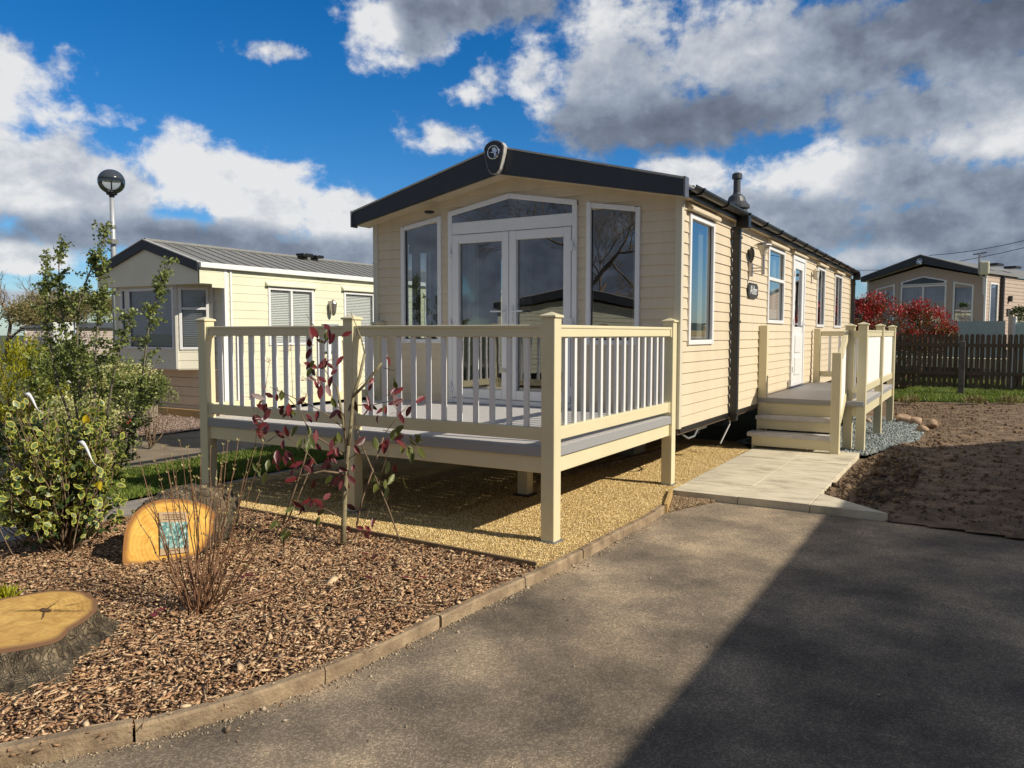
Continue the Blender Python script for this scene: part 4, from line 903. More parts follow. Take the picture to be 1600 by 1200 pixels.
# gable panel over the bay
xm = -NW/2
b = MB(); b.prism([(.02, 2.50), (.02, 2.73), (xm, 3.20), (-NW-.02, 2.73), (-NW-.02, 2.50)], nbr+.05, nbr+.09, 1); obj('gable_panel', b, clad_g, nb)
b = MB(); b.box(-.005, nbr+.05, 2.60, .025, 0, 2.80); b.box(-.004, nbr+.05, 2.505, .024, 0, 2.60); b.box(-.003, -.30, 2.44, .023, 0, 2.505); obj('gable_return', b, clad_l, nb)
b = MB(); b.add([(.0, nbr+.06, 2.51), (-NW, nbr+.06, 2.51), (-NW, -.01, 2.51), (0, -.01, 2.51)], [(0, 1, 2, 3)]); obj('bay_ceiling', b, clad_g, nb, recalc=False)
# canted bay
bz0, bz1 = .92, 2.51
P = [(-.36, -.02), (-.80, -.47), (-2.62, -.47), (-2.95, -.02)]
def seg_map(a, c):
    a = Vector(a); c = Vector(c); d = (c-a).normalized(); n = Vector((-d.y, d.x))
    if n.y > 0: n = -n
    return (lambda u, o, z: ((a+d*u+n*o).x, (a+d*u+n*o).y, z)), (c-a).length
for (a, c, cfg) in ((P[1], P[0], 'side'), (P[2], P[1], 'main'), (P[3], P[2], 'left')):
    M_, L_ = seg_map(a, c)
    hz = [(.07, L_-.07, 1.30, 2.44)]
    cladding('bay_wall', M_, 0, L_, bz0, bz1, hz, clad_g, nb, h=.16, out=.007)
    if cfg == 'main':
        wn = window(M_, nb, .36, L_-.05, 1.28, 2.46, fw=.05, proud=.03, glassm=glassn); blind(M_, wn, .41, L_-.10, 1.33, 2.41, o=-.03)
        wn = window(M_, nb, .14, .30, 1.28, 2.46, transom=2.06, fw=.035, proud=.03, glassm=glassn); blind(M_, wn, .17, .27, 1.33, 2.41, o=-.03)
        pb_ = MB(); pb_.box(.28, -.02, 1.28, .38, .028, 2.46, M_); pb_.box(.0, -.02, 1.28, .15, .02, 2.46, M_); obj('bay_post', pb_, MATS['front_panel_grey'], nb)
    else:
        wn = window(M_, nb, .05, L_-.05, 1.28, 2.46, transom=2.06, fw=.05, proud=.03, glassm=glassn); blind(M_, wn, .10, L_-.10, 1.33, 2.41, o=-.03)
    t = MB(); t.box(-.02, -.02, bz0, .02, .025, bz1, M_); obj('bay_post', t, mat('bay_trim', (.64, .63, .58), None, rough=.4), nb)
b = MB(); b.prism([(p[0], p[1]) for p in P], bz0-.02, bz0+.01, 2); obj('bay_floor', b, clad_g, nb)
b = MB(); b.box(-.33, -.05, bz0, -.29, -.0, bz1); obj('bay_post', b, MATS['bay_trim'], nb)
b = MB(); b.box(-NW-1.3, .6, .12, -NW-.02, 5, 2.45); wg = obj('side_wing', b, clad_g, nb)
b = MB(); b.box(-NW-1.36, .5, 2.45, -NW-.0, 5.1, 2.53); obj('wing_roof', b, roof_tile, nb)
for z0_, z1_ in ((1.3, 1.95), (2.05, 2.35)): wn = window(lambda u, o, z: (u, .6-o, z), nb, -NW-.95, -NW-.45, z0_, z1_, fw=.04, glassm=glassn)
# skirt boards in brown beige
skm = mat('skirt_boards', (.68, .55, .40), (.74, .61, .45), 3, .7)
b = MB()
for k in range(5): b.box(-2.75, -.16, .02+k*.18, -.02, -.13, .02+k*.18+.172)
obj('skirt', b, skm, nb, bevel=.004)
b = MB(); b.box(-.035, -.13, .02, -.02, 0, .9); obj('skirt_return', b, skm, nb)
for (u0, u1, z0, z1) in nwh:
    wn = window(NS, nb, u0-.03, u1+.03, z0-.03, z1+.03, mull=[(u0+u1)/2] if u0 < 2 else None, fw=.055, glassm=glassn, hood=clad_l, proud=.03)
    blind(NS, wn, u0+.02, u1-.02, z0+.03, z1-.03, o=-.03)
b = MB(); b.box(.005, 2.5, 1.2, .09, 2.95, 1.80); obj('meter_box', b, mat('meter_grey', (.30, .33, .36), None, rough=.5), nb, bevel=.008)
b = MB(); b.lathe([(.02, 1.98), (.05, 2.02), (.065, 2.10), (.08, 2.24), (.05, 2.30), (.02, 2.33)], (.12, 2.75, 0), 10); b.box(.01, 2.71, 2.04, .06, 2.79, 2.30); obj('wall_light', b, alu, nb)
for y in (3.3, 6.0):
    b = MB(); b.box(xm-.02, y, 3.38, xm+.25, y+.32, 3.46); b.box(xm-.02, y+.42, 3.38, xm+.25, y+.66, 3.45); obj('roof_vent', b, black_m, nb, bevel=.02)
b = MB(); b.box(-NW+.04, .3, .12, -.04, NLh-.2, .9); obj('underfloor', b, black_m, nb)
# ---- second pale caravan wing seen behind it, to the left of the bay
def simple_caravan(name, loc, rz, label, Wc, Lc, z0, ze, zp, wallm, roofm, wins, group=None, barm=None, front=True, ov=.12, y0=-.25, curtainm=None, glassm=None, sidewins=(), left=()):
    t = thing(name, loc, label, 'caravan', rz, group)
    Mf = lambda u, o, z: (u, -o, z); Ms = lambda u, o, z: (o, u, z); Ml = lambda u, o, z: (-Wc-o, u, z)
    s = (zp-ze)/(Wc/2)
    cladding('front_wall', Mf, -Wc, 0, z0, zp, [(w_[0]+.03, w_[1]-.03, w_[2]+.03, min(w_[4], w_[5])-.08 if len(w_) > 4 else w_[3]-.03) for w_ in wins], wallm, t, h=.13,
             cut=[((0, 0, ze-.1), Vector((s, 0, 1)).normalized()), ((-Wc, 0, ze-.1), Vector((-s, 0, 1)).normalized())])
    cladding('side_wall', Ms, 0, Lc, z0, ze, [(w_[0]+.03, w_[1]-.03, w_[2]+.03, w_[3]-.03) for w_ in sidewins], wallm, t, h=.13)
    cladding('side_wall', Ml, 0, Lc, z0, ze, [(w_[0]+.03, w_[1]-.03, w_[2]+.03, w_[3]-.03) for w_ in left], wallm, t, h=.13)
    b = MB(); b.add([(-Wc, Lc, z0), (0, Lc, z0), (0, Lc, ze), (-Wc/2, Lc, zp), (-Wc, Lc, ze)], [(0, 1, 2, 3, 4)]); obj('rear_wall', b, wallm, t, recalc=False)
    for w_ in wins:
        window(Mf, t, w_[0], w_[1], w_[2], w_[3], slope=(w_[4], w_[5]) if len(w_) > 4 else None, mull=w_[6] if len(w_) > 6 else None, transom=w_[7] if len(w_) > 7 else None, glassm=glassm or glassd)
        curtain(Mf, t, w_[0]+.03, w_[1]-.03, w_[2], w_[3], o=-.14, waves=max(3, int((w_[1]-w_[0])*7)), m=curtainm or curtw)
    for (Mx, ws) in ((Ms, sidewins), (Ml, left)):
        for w_ in ws:
            window(Mx, t, w_[0], w_[1], w_[2], w_[3], glassm=glassm or glassd); curtain(Mx, t, w_[0]+.03, w_[1]-.03, w_[2], w_[3], o=-.14, waves=4, m=curtainm or curtw)
    for x in (0, -Wc):
        b = MB(); b.box(x-.03, -.03, z0, x+.03, .04, ze-.02); obj('corner_trim', b, white_m, t)
    gable_roof(t, Wc, Lc, y0, ze+.08, zp+.28, ov=ov, mroof=roofm, bm=barm, soff=wallm)
    b = MB(); b.box(-Wc+.1, .2, .0, -.1, Lc-.2, z0+.02); obj('underfloor', b, black_m, t)
    return t
# caravan behind the fence, turned a little
th = R(-19.5)       # front faces left of the camera
pk = at(1440, 395, 27.0); cr = at(1541, 420, 26.2)
BX, BY = float(cr[0]), float(cr[1])
WB = 4.0
bc = simple_caravan('static_caravan', (BX, BY, 0), th, 'beige caravan with dark gabled roof and curtained windows behind the picket fence', WB, 11, 1.05, 3.62, 4.10, mat('cladding_mink', (.42, .33, .27), (.46, .36, .30), 2, .55), roof_tile,
    [(-3.68, -3.0, 1.9, 3.5, 3.28, 3.42), (-2.78, -1.22, 1.2, 3.35, 3.34, 3.34, [-2.0], None), (-1.0, -.35, 1.9, 3.5, 3.42, 3.28)],
    sidewins=[(.35, 1.1, 1.95, 3.35)], y0=-.35)
b = MB(); b.prism([(-2.78, 3.36), (-1.22, 3.36), (-1.22, 3.48), (-2.0, 3.66), (-2.78, 3.48)], -.04, .0, 1); o = obj('fanlight', b, white_m, bc, bevel=.005)
b = MB(); b.prism([(-2.70, 3.39), (-1.30, 3.39), (-1.30, 3.45), (-2.0, 3.61), (-2.70, 3.45)], -.05, -.041, 1); obj('fanlight_pane', b, mat('dark_glass', (.05, .065, .08), None, rough=.05), o)
b = MB(); b.tube([(-2+.09*math.cos(k*math.pi/8), -.41, 4.15+.09*math.sin(k*math.pi/8)) for k in range(17)], .014, 6, cap=False); b.prism([(-2.08, 4.16), (-1.97, 4.2), (-1.93, 4.12), (-1.99, 4.08)], -.42, -.40, 1); obj('badge', b, chrome, bc)
b = MB(); b.box(.03, 1.3, 1.1, .12, 1.42, 3.6); obj('downpipe', b, black_m, bc)
b = MB(); b.box(.02, 2.1, 2.75, .12, 2.22, 2.95); obj('wall_light', b, black_m, bc)
b = MB(); b.box(.02, 2.0, 2.25, .05, 2.3, 2.5); obj('name_plate', b, MATS['slate_plate'], bc)
for y in (1.6, 3.4):
    b = MB(); b.box(-.6, y, 4.02, -.2, y+.6, 4.10); obj('roof_vent', b, black_m, bc)
# aerial with its pale box at the roof corner
ae = thing('tv_aerial', (0, 0, 0), 'pale box on an aerial mast at the roof corner behind the fence', 'aerial')
p = at(1537, 425, 25.6); ae.location = (p[0], p[1], 3.0); b = MB(); b.tube([(0, 0, -.1), (0, 0, .45), (-.14, 0, .62), (-.14, 0, 1.25)], .03, 8); obj('mast', b, alu, ae)
b = MB(); b.box(-.12, -.12, .55, .16, .12, .98); obj('receiver_box', b, mat('box_cream', (.60, .57, .42), None, rough=.5), ae, bevel=.05)
b = MB(); b.tube([(-.32, 0, 1.22), (.06, 0, 1.27)], .02, 6); obj('cross_arm', b, black_m, ae)
# frosted balustrade of its terrace
gb = thing('glass_balustrade', tuple(at(1435, 560, 24.2)), 'frosted pale green glass balustrade in front of the caravan behind the fence', 'balustrade', th); p = at(1435, 560, 24.2); gb.location = (p[0], p[1], 0)
frost = mat('frosted_panel', (.42, .50, .48), (.48, .56, .53), 2, .25)
for k in range(2):
    b = MB(); b.box(-1.2+1.8*k, -.01, .9, .56+1.8*k, .01, 1.98); obj('panel', b, frost, gb)
b = MB(); b.box(2.45, -.06, 0, 2.57, .06, 2.15); obj('post', b, skm, gb); b = MB(); b.box(2.57, -.06, 0, 2.64, .06, 2.1); obj('post', b, white_m, gb)
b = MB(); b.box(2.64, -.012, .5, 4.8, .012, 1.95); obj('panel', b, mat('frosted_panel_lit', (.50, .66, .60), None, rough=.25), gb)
b = MB(); b.box(4.8, -.06, 0, 4.95, .06, 2.1); obj('post', b, clad_l, gb)
b = MB(); b.box(-1.3, -.03, .6, 5.0, 1.5, .88); obj('terrace', b, post_m, gb)
# white unit seen in the gap beyond the main caravan
simple_caravan('static_caravan', tuple(at(1368, 500, 44)[:2])+(0,), R(10), 'white caravan with a grey roof glimpsed in the gap behind the red hedge', 4, 9, .9, 3.2, 3.5, mat('cladding_white', (.66, .66, .62), None, rough=.5), roof_tile, [(-1.2, -.8, 1.8, 2.4)], ov=.15)
# far units on the left
fw_ = mat('cladding_rose', (.62, .52, .46), (.66, .56, .5), 2, .6)
for (px, rz, lb, wm) in ((40, R(-50), 'small pink walled caravan with dark roof at the far left edge', fw_), (105, R(-42), 'pale caravan with grey roof half hidden behind the tall green shrub', clad_l)):
    p = at(px, 520, 44+(px > 100)*4)
    simple_caravan('static_caravan', (p[0], p[1], 0), rz, lb, 3.4, 7, .3, 1.85, 1.95, wm, mat('roof_far_grey', (.06, .07, .08), (.10, .11, .12), 3, .7), [(-1.0, -.4, 1.0, 1.7)], ov=.15, barm=MATS['roof_far_grey'])
p = at(128, 530, 26); bw_ = MB()
bw_.box(-.2, -.1, 0, 3.6, .1, 1.25); bw_.box(2.9, -.25, 0, 3.6, .25, 1.9)
o = obj('garden_wall', bw_, white_m, bevel=.02); o.location = (p[0], p[1], 0); o.rotation_euler.z = R(-38); tag(o, 'low white rendered wall with a taller pier beyond the green shrubs', 'wall')
# unseen building added to shade the drive, and the caravan mirrored in the French doors
sb_ = thing('shade_caster', (6.13, -14, 0), 'unseen cream clad building added beyond the right edge and shaped to cast the shadow over the drive', 'building')
BP = [(0, 0), (0, 18.35), (1.75, 20.35), (6.5, 20.35), (6.5, 0)]
for i in range(5):
    M_, L_ = None, None; a = Vector(BP[i]); c = Vector(BP[(i+1) % 5]); d_ = (c-a).normalized(); nn = Vector((-d_.y, d_.x))
    Mx_ = (lambda a, d_, nn: (lambda u, o, z: ((a+d_*u+nn*o).x, (a+d_*u+nn*o).y, z)))(a, d_, nn)
    hs_ = [(2, 3.2, 1.1, 2.3), (7, 8.2, 1.1, 2.3), (12, 12.9, .3, 2.3)] if i == 0 else []
    cladding('wall', Mx_, 0, (c-a).length, .1, 3.02, hs_, clad_m, sb_, h=.15)
    for w_ in hs_: window(Mx_, sb_, w_[0]-.03, w_[1]+.03, w_[2]-.03, w_[3]+.03, glassm=glassd)
b = MB(); b.prism([(-.12, -.1), (-.12, 18.42), (1.68, 20.47), (6.6, 20.47), (6.6, -.1)], 3.02, 3.14, 2); obj('roof', b, roof_tile, sb_)
mrw = math.radians(180-30)
rfc = simple_caravan('static_caravan', (-9.9, -12.4, 0), R(150), 'cream caravan across the way that is mirrored in the French doors', 4.6, 11, .4, 2.42, 2.74, clad_l, roof_tile, [], sidewins=[(1.5, 2.3, 1.0, 2.1), (5, 5.9, .7, 2.2)], left=[(1.5, 2.3, 1.0, 2.1)])
# ================================================================ fence
fen = None
A = at(1330, 560, 21.3); B = at(1665, 560, 19.0)
fA = Vector((A[0], A[1], 0)); fB = Vector((B[0], B[1], 0)); fd_ = (fB-fA).normalized(); fang = math.atan2(fd_.y, fd_.x); fL = (fB-fA).length
fen = thing('picket_fence', (fA.x, fA.y, 0), 'dark brown weathered picket fence with rounded tops across the grass', 'fence', fang)
wood_f = mat('fence_wood', (.065, .048, .033), (.16, .12, .082), 3, .85, .5, 40, stretch=(12, 12, 1), c3=(.105, .078, .054))
step = .118; k = 0; nP = int(fL/step)
for bay in range(0, nP, 20):
    mb = MB()
    for i in range(bay, min(bay+20, nP)):
        x = i*step; w2 = .045+random.uniform(-.003, .003); zt = 1.60+random.uniform(-.012, .012); z0 = .23+random.uniform(-.02, .02); tl = random.uniform(-.008, .008)
        P = [(x-w2, z0), (x+w2, z0), (x+w2+tl, zt-.045), (x+w2*.7+tl, zt-.012), (x+tl, zt), (x-w2*.7+tl, zt-.012), (x-w2+tl, zt-.045)]
        mb.prism(P, -.010, .010, 1)
    obj('pickets', mb, wood_f, fen)
for z in (.55, 1.27):
    mb = MB(); mb.box(0, -.055, z, fL, -.012, z+.09); obj('rail', mb, wood_f, fen)
for x in (0, 2.62, 5.3):
    mb = MB(); mb.box(x-.07, -.17, -.1, x+.07, -.055, 1.42); obj('post', mb, mat('fence_post', (.09, .08, .075), (.16, .14, .13), 5, .85, .4), fen, bevel=.01)
# wires
for (x0, y0, d0, x1, y1, d1, sag, lb) in ((1452, 399, 34, 1640, 366, 27, .12, 'upper overhead wire above the caravan behind the fence'), (1330, 422, 40, 1640, 377, 27, .3, 'lower overhead wire above the caravan behind the fence')):
    a = at(x0, y0, d0); c = at(x1, y1, d1); mb = MB(); mb.tube([a*(1-t)+c*t-np.array([0, 0, sag*4*t*(1-t)]) for t in np.linspace(0, 1, 12)], .012, 5)
    tag(obj('overhead_wire', mb, black_m), lb, 'wire')
# ================================================================ street lamp
lp = at(174, 284, 22); lampx, lampy = float(lp[0]), float(lp[1]); lz = float(lp[2])
sl_ = thing('street_lamp', (lampx, lampy, 0), 'globe street lamp with dark dome on a pale pole behind the left caravan', 'street lamp')
pole = mat('galvanised_pole', (.36, .39, .42), (.44, .46, .5), 4, .5, metal=.3)
b = MB(); b.tube([(0, 0, 0), (0, 0, 3.9), (0, 0, lz-.35)], [.09, .075, .06], 12); obj('pole', b, pole, sl_, smooth=True)
rg = .36
b = MB(); pr = [(rg*math.cos(t), lz+rg*.95*math.sin(t)) for t in np.linspace(.12, math.pi/2, 10)]; b.lathe(pr[:-1]+[(.001, lz+rg*.95)], (0, 0, 0), 24); obj('dome', b, mat('lamp_dome', (.045, .055, .07), None, rough=.18), sl_, smooth=True)
b = MB(); b.lathe([(rg*math.cos(t), lz+rg*.95*math.sin(t)) for t in np.linspace(-1.25, .12, 14)], (0, 0, 0), 24, cap=False); obj('globe', b, glass_mat('lamp_glass', (.86, .87, .84), .7), sl_, smooth=True)
b = MB(); b.lathe([(.06, lz-.45), (.08, lz-.38), (.14, lz-.36), (.15, lz-.31), (.06, lz-.27), (.02, lz-.25), (.018, lz+.02)], (0, 0, 0), 14); obj('base', b, black_m, sl_)
b = MB(); b.lathe([(.10, lz-1.3), (.10, lz-1.22)], (0, 0, 0), 10); b.box(-.06, -.14, lz-1.75, .16, .05, lz-1.62); b.box(-.16, -.05, lz-1.28, .05, .05, lz-1.2); obj('bracket', b, alu, sl_)
# ================================================================ stump and log slice
rings = 'wood_rings'
def endgrain(name, c1, c2, center, ax=(1, 1, 1), edge=(.20, .10, .045), scale=18.):
    M = bpy.data.materials.new(name); M.use_nodes = True; nt = M.node_tree; N = nt.nodes; L = nt.links; b = N['Principled BSDF']; b.inputs['Roughness'].default_value = .72
    tc = N.new('ShaderNodeTexCoord'); mp = N.new('ShaderNodeMapping'); mp.inputs['Location'].default_value = tuple(-c*a for c, a in zip(center, ax)); mp.inputs['Scale'].default_value = ax; L.new(tc.outputs['Object'], mp.inputs[0])
    nz = N.new('ShaderNodeTexNoise'); nz.inputs['Scale'].default_value = 3.; nz.inputs['Detail'].default_value = 4; L.new(mp.outputs[0], nz.inputs[0])
    ad = N.new('ShaderNodeVectorMath'); ad.operation = 'MULTIPLY_ADD'; L.new(nz.outputs['Color'], ad.inputs[0]); ad.inputs[1].default_value = (.16, .16, .16); L.new(mp.outputs[0], ad.inputs[2])
    ln_ = N.new('ShaderNodeVectorMath'); ln_.operation = 'LENGTH'; L.new(ad.outputs[0], ln_.inputs[0])
    sn = N.new('ShaderNodeMath'); sn.operation = 'SINE'; mu = N.new('ShaderNodeMath'); mu.operation = 'MULTIPLY'; mu.inputs[1].default_value = scale*6.28; L.new(ln_.outputs['Value'], mu.inputs[0]); L.new(mu.outputs[0], sn.inputs[0])
    n2 = N.new('ShaderNodeTexNoise'); n2.inputs['Scale'].default_value = 11; n2.inputs['Detail'].default_value = 9; n2.inputs['Roughness'].default_value = .7; n2.inputs['Distortion'].default_value = .8; L.new(tc.outputs['Object'], n2.inputs[0])
    f = N.new('ShaderNodeMath'); f.operation = 'MULTIPLY_ADD'; L.new(sn.outputs[0], f.inputs[0]); f.inputs[1].default_value = .05; L.new(n2.outputs[0], f.inputs[2])
    cr = N.new('ShaderNodeValToRGB'); e = cr.color_ramp.elements; e[0].position = .3; e[0].color = (*c1, 1); e[1].position = .72; e[1].color = (*c2, 1); L.new(f.outputs[0], cr.inputs[0])
    a = N.new('ShaderNodeAttribute'); a.attribute_name = 'edge'; a2 = N.new('ShaderNodeMath'); a2.operation = 'MULTIPLY_ADD'; L.new(n2.outputs[0], a2.inputs[0]); a2.inputs[1].default_value = .16; L.new(a.outputs['Fac'], a2.inputs[2])
    mr = N.new('ShaderNodeMapRange'); L.new(a2.outputs[0], mr.inputs[0]); mr.inputs[1].default_value = .92; mr.inputs[2].default_value = 1.02
    mx = N.new('ShaderNodeMix'); mx.data_type = 'RGBA'; L.new(mr.outputs[0], mx.inputs['Factor']); L.new(cr.outputs[0], mx.inputs['A']); mx.inputs['B'].default_value = (*edge, 1); L.new(mx.outputs['Result'], b.inputs['Base Color'])
    bp = N.new('ShaderNodeBump'); bp.inputs['Strength'].default_value = .25; bp.inputs['Distance'].default_value = .006; L.new(f.outputs[0], bp.inputs['Height']); L.new(bp.outputs[0], b.inputs['Normal'])
    return M
bark_tr = mat('tree_bark', (.035, .026, .018), (.27, .225, .15), 9, .95, 1., 30, c3=(.12, .10, .065), bdist=.04, stretch=(1.6, 1.6, .35), thr=(.38, .62))
def bark_mat():
    M = mat('ridged_bark', (.05, .034, .02), (.30, .235, .15), 11, .95, 0, 30, c3=(.155, .12, .075), thr=(.35, .68)); nt = M.node_tree; N = nt.nodes; L = nt.links; b = N['Principled BSDF']; col = b.inputs['Base Color'].links[0].from_socket
    tc = [n for n in N if n.type == 'TEX_COORD'][0]; nz = N.new('ShaderNodeTexNoise'); nz.inputs['Scale'].default_value = 9; nz.inputs['Detail'].default_value = 4; L.new(tc.outputs['Object'], nz.inputs[0])
    ad = N.new('ShaderNodeVectorMath'); ad.operation = 'MULTIPLY_ADD'; L.new(nz.outputs['Color'], ad.inputs[0]); ad.inputs[1].default_value = (.16, .16, .16); L.new(tc.outputs['Object'], ad.inputs[2])
    mp = N.new('ShaderNodeMapping'); mp.inputs['Scale'].default_value = (1, 1, .2); L.new(ad.outputs[0], mp.inputs[0])
    v = N.new('ShaderNodeTexVoronoi'); v.feature = 'DISTANCE_TO_EDGE'; v.inputs['Scale'].default_value = 46; L.new(mp.outputs[0], v.inputs[0])
    mr = N.new('ShaderNodeMapRange'); L.new(v.outputs['Distance'], mr.inputs[0]); mr.inputs[1].default_value = 0.; mr.inputs[2].default_value = .22; mr.inputs[3].default_value = .55; mr.inputs[4].default_value = 1.
    vm = N.new('ShaderNodeVectorMath'); vm.operation = 'SCALE'; L.new(col, vm.inputs[0]); L.new(mr.outputs[0], vm.inputs['Scale']); L.new(vm.outputs[0], b.inputs['Base Color'])
    n2 = N.new('ShaderNodeTexNoise'); n2.inputs['Scale'].default_value = 70; n2.inputs['Detail'].default_value = 5; L.new(tc.outputs['Object'], n2.inputs[0])
    mm = N.new('ShaderNodeMath'); mm.operation = 'MULTIPLY_ADD'; L.new(n2.outputs[0], mm.inputs[0]); mm.inputs[1].default_value = .35; L.new(mr.outputs[0], mm.inputs[2])
    bp = N.new('ShaderNodeBump'); bp.inputs['Strength'].default_value = 1.; bp.inputs['Distance'].default_value = .022; L.new(mm.outputs[0], bp.inputs['Height']); L.new(bp.outputs[0], b.inputs['Normal']); return M
bark_tr = bark_mat()
# stump: top outline in metres about its centre
top = [g(x, y, .135) for x, y in ((32, 930), (79, 922), (127, 924), (146, 933), (152, 946), (139, 965), (108, 984), (95, 1000), (82, 1006), (63, 1011), (19, 1019), (-30, 1024))]
cen = np.array([top[i][:2] for i in range(12)]).mean(0); SCX, SCY = float(cen[0])-.22, float(cen[1])+.02
pol = sorted([(math.atan2(t[1]-SCY, t[0]-SCX), math.hypot(t[0]-SCX, t[1]-SCY)) for t in top]); angs = [p[0] for p in pol]; rads = [p[1] for p in pol]
def r_top(a):
    a = (a+math.pi) % (2*math.pi)-math.pi; aa = [angs[-1]-2*math.pi]+angs+[angs[0]+2*math.pi]; rr = [rads[-1]]+rads+[rads[0]]
    return float(np.interp(a, aa, rr))
sm = thing('tree_stump', (SCX, SCY, 0), 'sawn tree stump with flared mossy bark at the lower left of the bark bed', 'stump')
NA = 420; levels = [(.135, 1.0, 0), (.125, 1.015, .4), (.11, 1.03, .8), (.09, 1.06, 1), (.07, 1.10, 1), (.05, 1.20, 1), (.03, 1.32, 1), (0, 1.46, 1), (-.04, 1.56, 1)]
V = []; 
for (z, s, rough_) in levels:
    for k in range(NA):
        a = 2*math.pi*k/NA-math.pi; r = r_top(a); aa = np.array([a*9.]); zz_ = np.array([z*6.])
        
        bk = (fbm(np.array([a*9.]), np.array([z*2.]), 3, 3)[0]-.5)*.08-(max(0., .62-abs(2*vnoise(np.array([a*20.+3*z]), np.array([z*4.]), 8)[0]-1))*-.045)-.02
        rr = r*(1+(s-1)*(1.0 if a > -.75 and a < .9 else .22))+bk*rough_
        if -1.75 < a < -1.35 and z < .09: rr -= .05
        V.append((rr*math.cos(a), rr*math.sin(a), z))
Fc = [(i*NA+k, (i+1)*NA+k, (i+1)*NA+(k+1) % NA, i*NA+(k+1) % NA) for i in range(len(levels)-1) for k in range(NA)]
mb = MB(); mb.add(V, Fc); obj('bark', mb, bark_tr, sm, smooth=True)
V = [(0, 0, .137)]; E_ = [0.]
for f_ in (.3, .6, .8, .9, .96, 1.0):
    for k in range(NA):
        a = 2*math.pi*k/NA-math.pi; r = r_top(a)*f_; V.append((r*math.cos(a), r*math.sin(a), .136-.004*(f_ > .97)+.006*vnoise(np.array([a*2]), np.array([f_*3]), 1)[0])); E_.append(f_)
Fc = [(0, 1+k, 1+(k+1) % NA, 0) for k in range(NA)]
Fc2 = [(1+i*NA+k, 1+(i+1)*NA+k, 1+(i+1)*NA+(k+1) % NA, 1+i*NA+(k+1) % NA) for i in range(5) for k in range(NA)]
tri = [(a, b, c) for a, b, c, d in Fc]+[(a, b, c) for a, b, c, d in Fc2]+[(a, c, d) for a, b, c, d in Fc2]
obj_np('cut_face', V, tri, endgrain('stump_grain', (.40, .205, .045), (.74, .48, .14), (.02, .0, 0), (1, 1.2, 1), scale=42), None, True, E_).parent = sm
mb = MB()
for (ca, cl, cw, c0_) in ((.5, .20, .006, .05), (2.2, .16, .005, .02), (-.6, .13, .005, .04), (3.7, .2, .006, .03), (1.3, .12, .004, .10)):
    dx_, dy_ = math.cos(ca), math.sin(ca); x0_, y0_ = .05+dx_*c0_, .02+dy_*c0_
    mb.add([(x0_-dy_*cw, y0_+dx_*cw, .1443), (x0_+dy_*cw, y0_-dx_*cw, .1443), (x0_+dx_*cl*.5+dy_*cw*.7+.006, y0_+dy_*cl*.5-dx_*cw*.3, .1443), (x0_+dx_*cl, y0_+dy_*cl, .1443), (x0_+dx_*cl*.5-dy_*cw*.5+.006, y0_+dy_*cl*.5+dx_*cw*.8, .1443)], [(0, 1, 2, 3, 4)])
mb.add([(.05+.045*math.cos(k*.7)*(1+.3*math.sin(k*2.3)), .02+.022*math.sin(k*.7)*(1+.3*math.sin(k*1.7)), .1446) for k in range(9)], [tuple(range(9))])
obj('knot_crack', mb, mat('dark_crack', (.10, .05, .02), None, rough=.9), sm, recalc=False)
# upright log with sawn face
gl0 = g(193, 884, .02); gr0 = g(309, 868, .02)
lx0, ly0 = float(gl0[0]), float(gl0[1]); dv = Vector((float(gr0[0])-lx0, float(gr0[1])-ly0, 0)); dv.normalize(); nv = Vector((dv.y, -dv.x, 0))    # nv towards the camera
base = Vector((lx0, ly0, 0)); Nw = np.array(nv)
def on_face(x, y, back=0.):      # pixel on the face plane (leaning back a little)
    d = ray(x, y); nn = np.array([nv.x, nv.y, .18]); nn = nn/np.linalg.norm(nn); P0 = np.array([lx0, ly0, 0.02]); t = ((P0-CAMP)@nn)/(d@nn); return CAMP+d*t
outl = [(191, 884), (192, 857), (195, 828), (208, 803), (225, 789), (249, 780.5), (282, 779.5), (312, 785), (329, 792), (336, 803), (335, 826), (324, 850), (309, 868), (262, 878), (222, 884)]
fp = [on_face(*p) for p in outl]; fc_ = np.mean(fp, 0)
lg = thing('log_slice', tuple(float(q) for q in (fc_[0], fc_[1], 0)), 'upright log with bright orange sawn face standing in the bark bed', 'log')
off = np.array([fc_[0], fc_[1], 0]); back = -Nw*.42+np.array([.17, .14, 0])
# densify outline
dn = []
for i in range(len(fp)):
    a = fp[i]; c = fp[(i+1) % len(fp)]
    for t in np.linspace(0, 1, 10, endpoint=False): dn.append(a*(1-t)+c*t)
dn = np.array(dn)
for _ in range(8): dn = (np.roll(dn, 1, 0)+2*dn+np.roll(dn, -1, 0))/4
nD = len(dn); V = [fc_-off]; E_ = [0.]
for f_ in (.35, .7, .88, .95, 1.): V += [fc_+(p-fc_)*f_-off for p in dn]; E_ += [f_]*nD
tri = [(0, 1+k, 1+(k+1) % nD) for k in range(nD)]
for i in range(4):
    for k in range(nD): a, b2 = 1+i*nD+k, 1+i*nD+(k+1) % nD; tri += [(a, a+nD, b2+nD), (a, b2+nD, b2)]
obj_np('cut_face', V, tri, endgrain('log_grain', (.55, .27, .035), (.86, .54, .12), tuple(fc_-off+np.array([.05, 0, -.02])), (1, 1, .8), scale=38, edge=(.30, .13, .03)), None, True, E_).parent = lg
V = []; nb_ = 10
for j in range(nb_):
    t = j/(nb_-1)
    for k in range(nD):
        q = fc_+(dn[k]-fc_)*(1.0+.16*math.sin(min(1, t*1.3)*math.pi*.5)) + back*t
        bk = (fbm(np.array([k*.35]), np.array([t*9.]), 3, 4)[0]-.5)*.05*min(1, t*6); q = q+(dn[k]-fc_)/np.linalg.norm(dn[k]-fc_)*bk
        V.append(q-off)
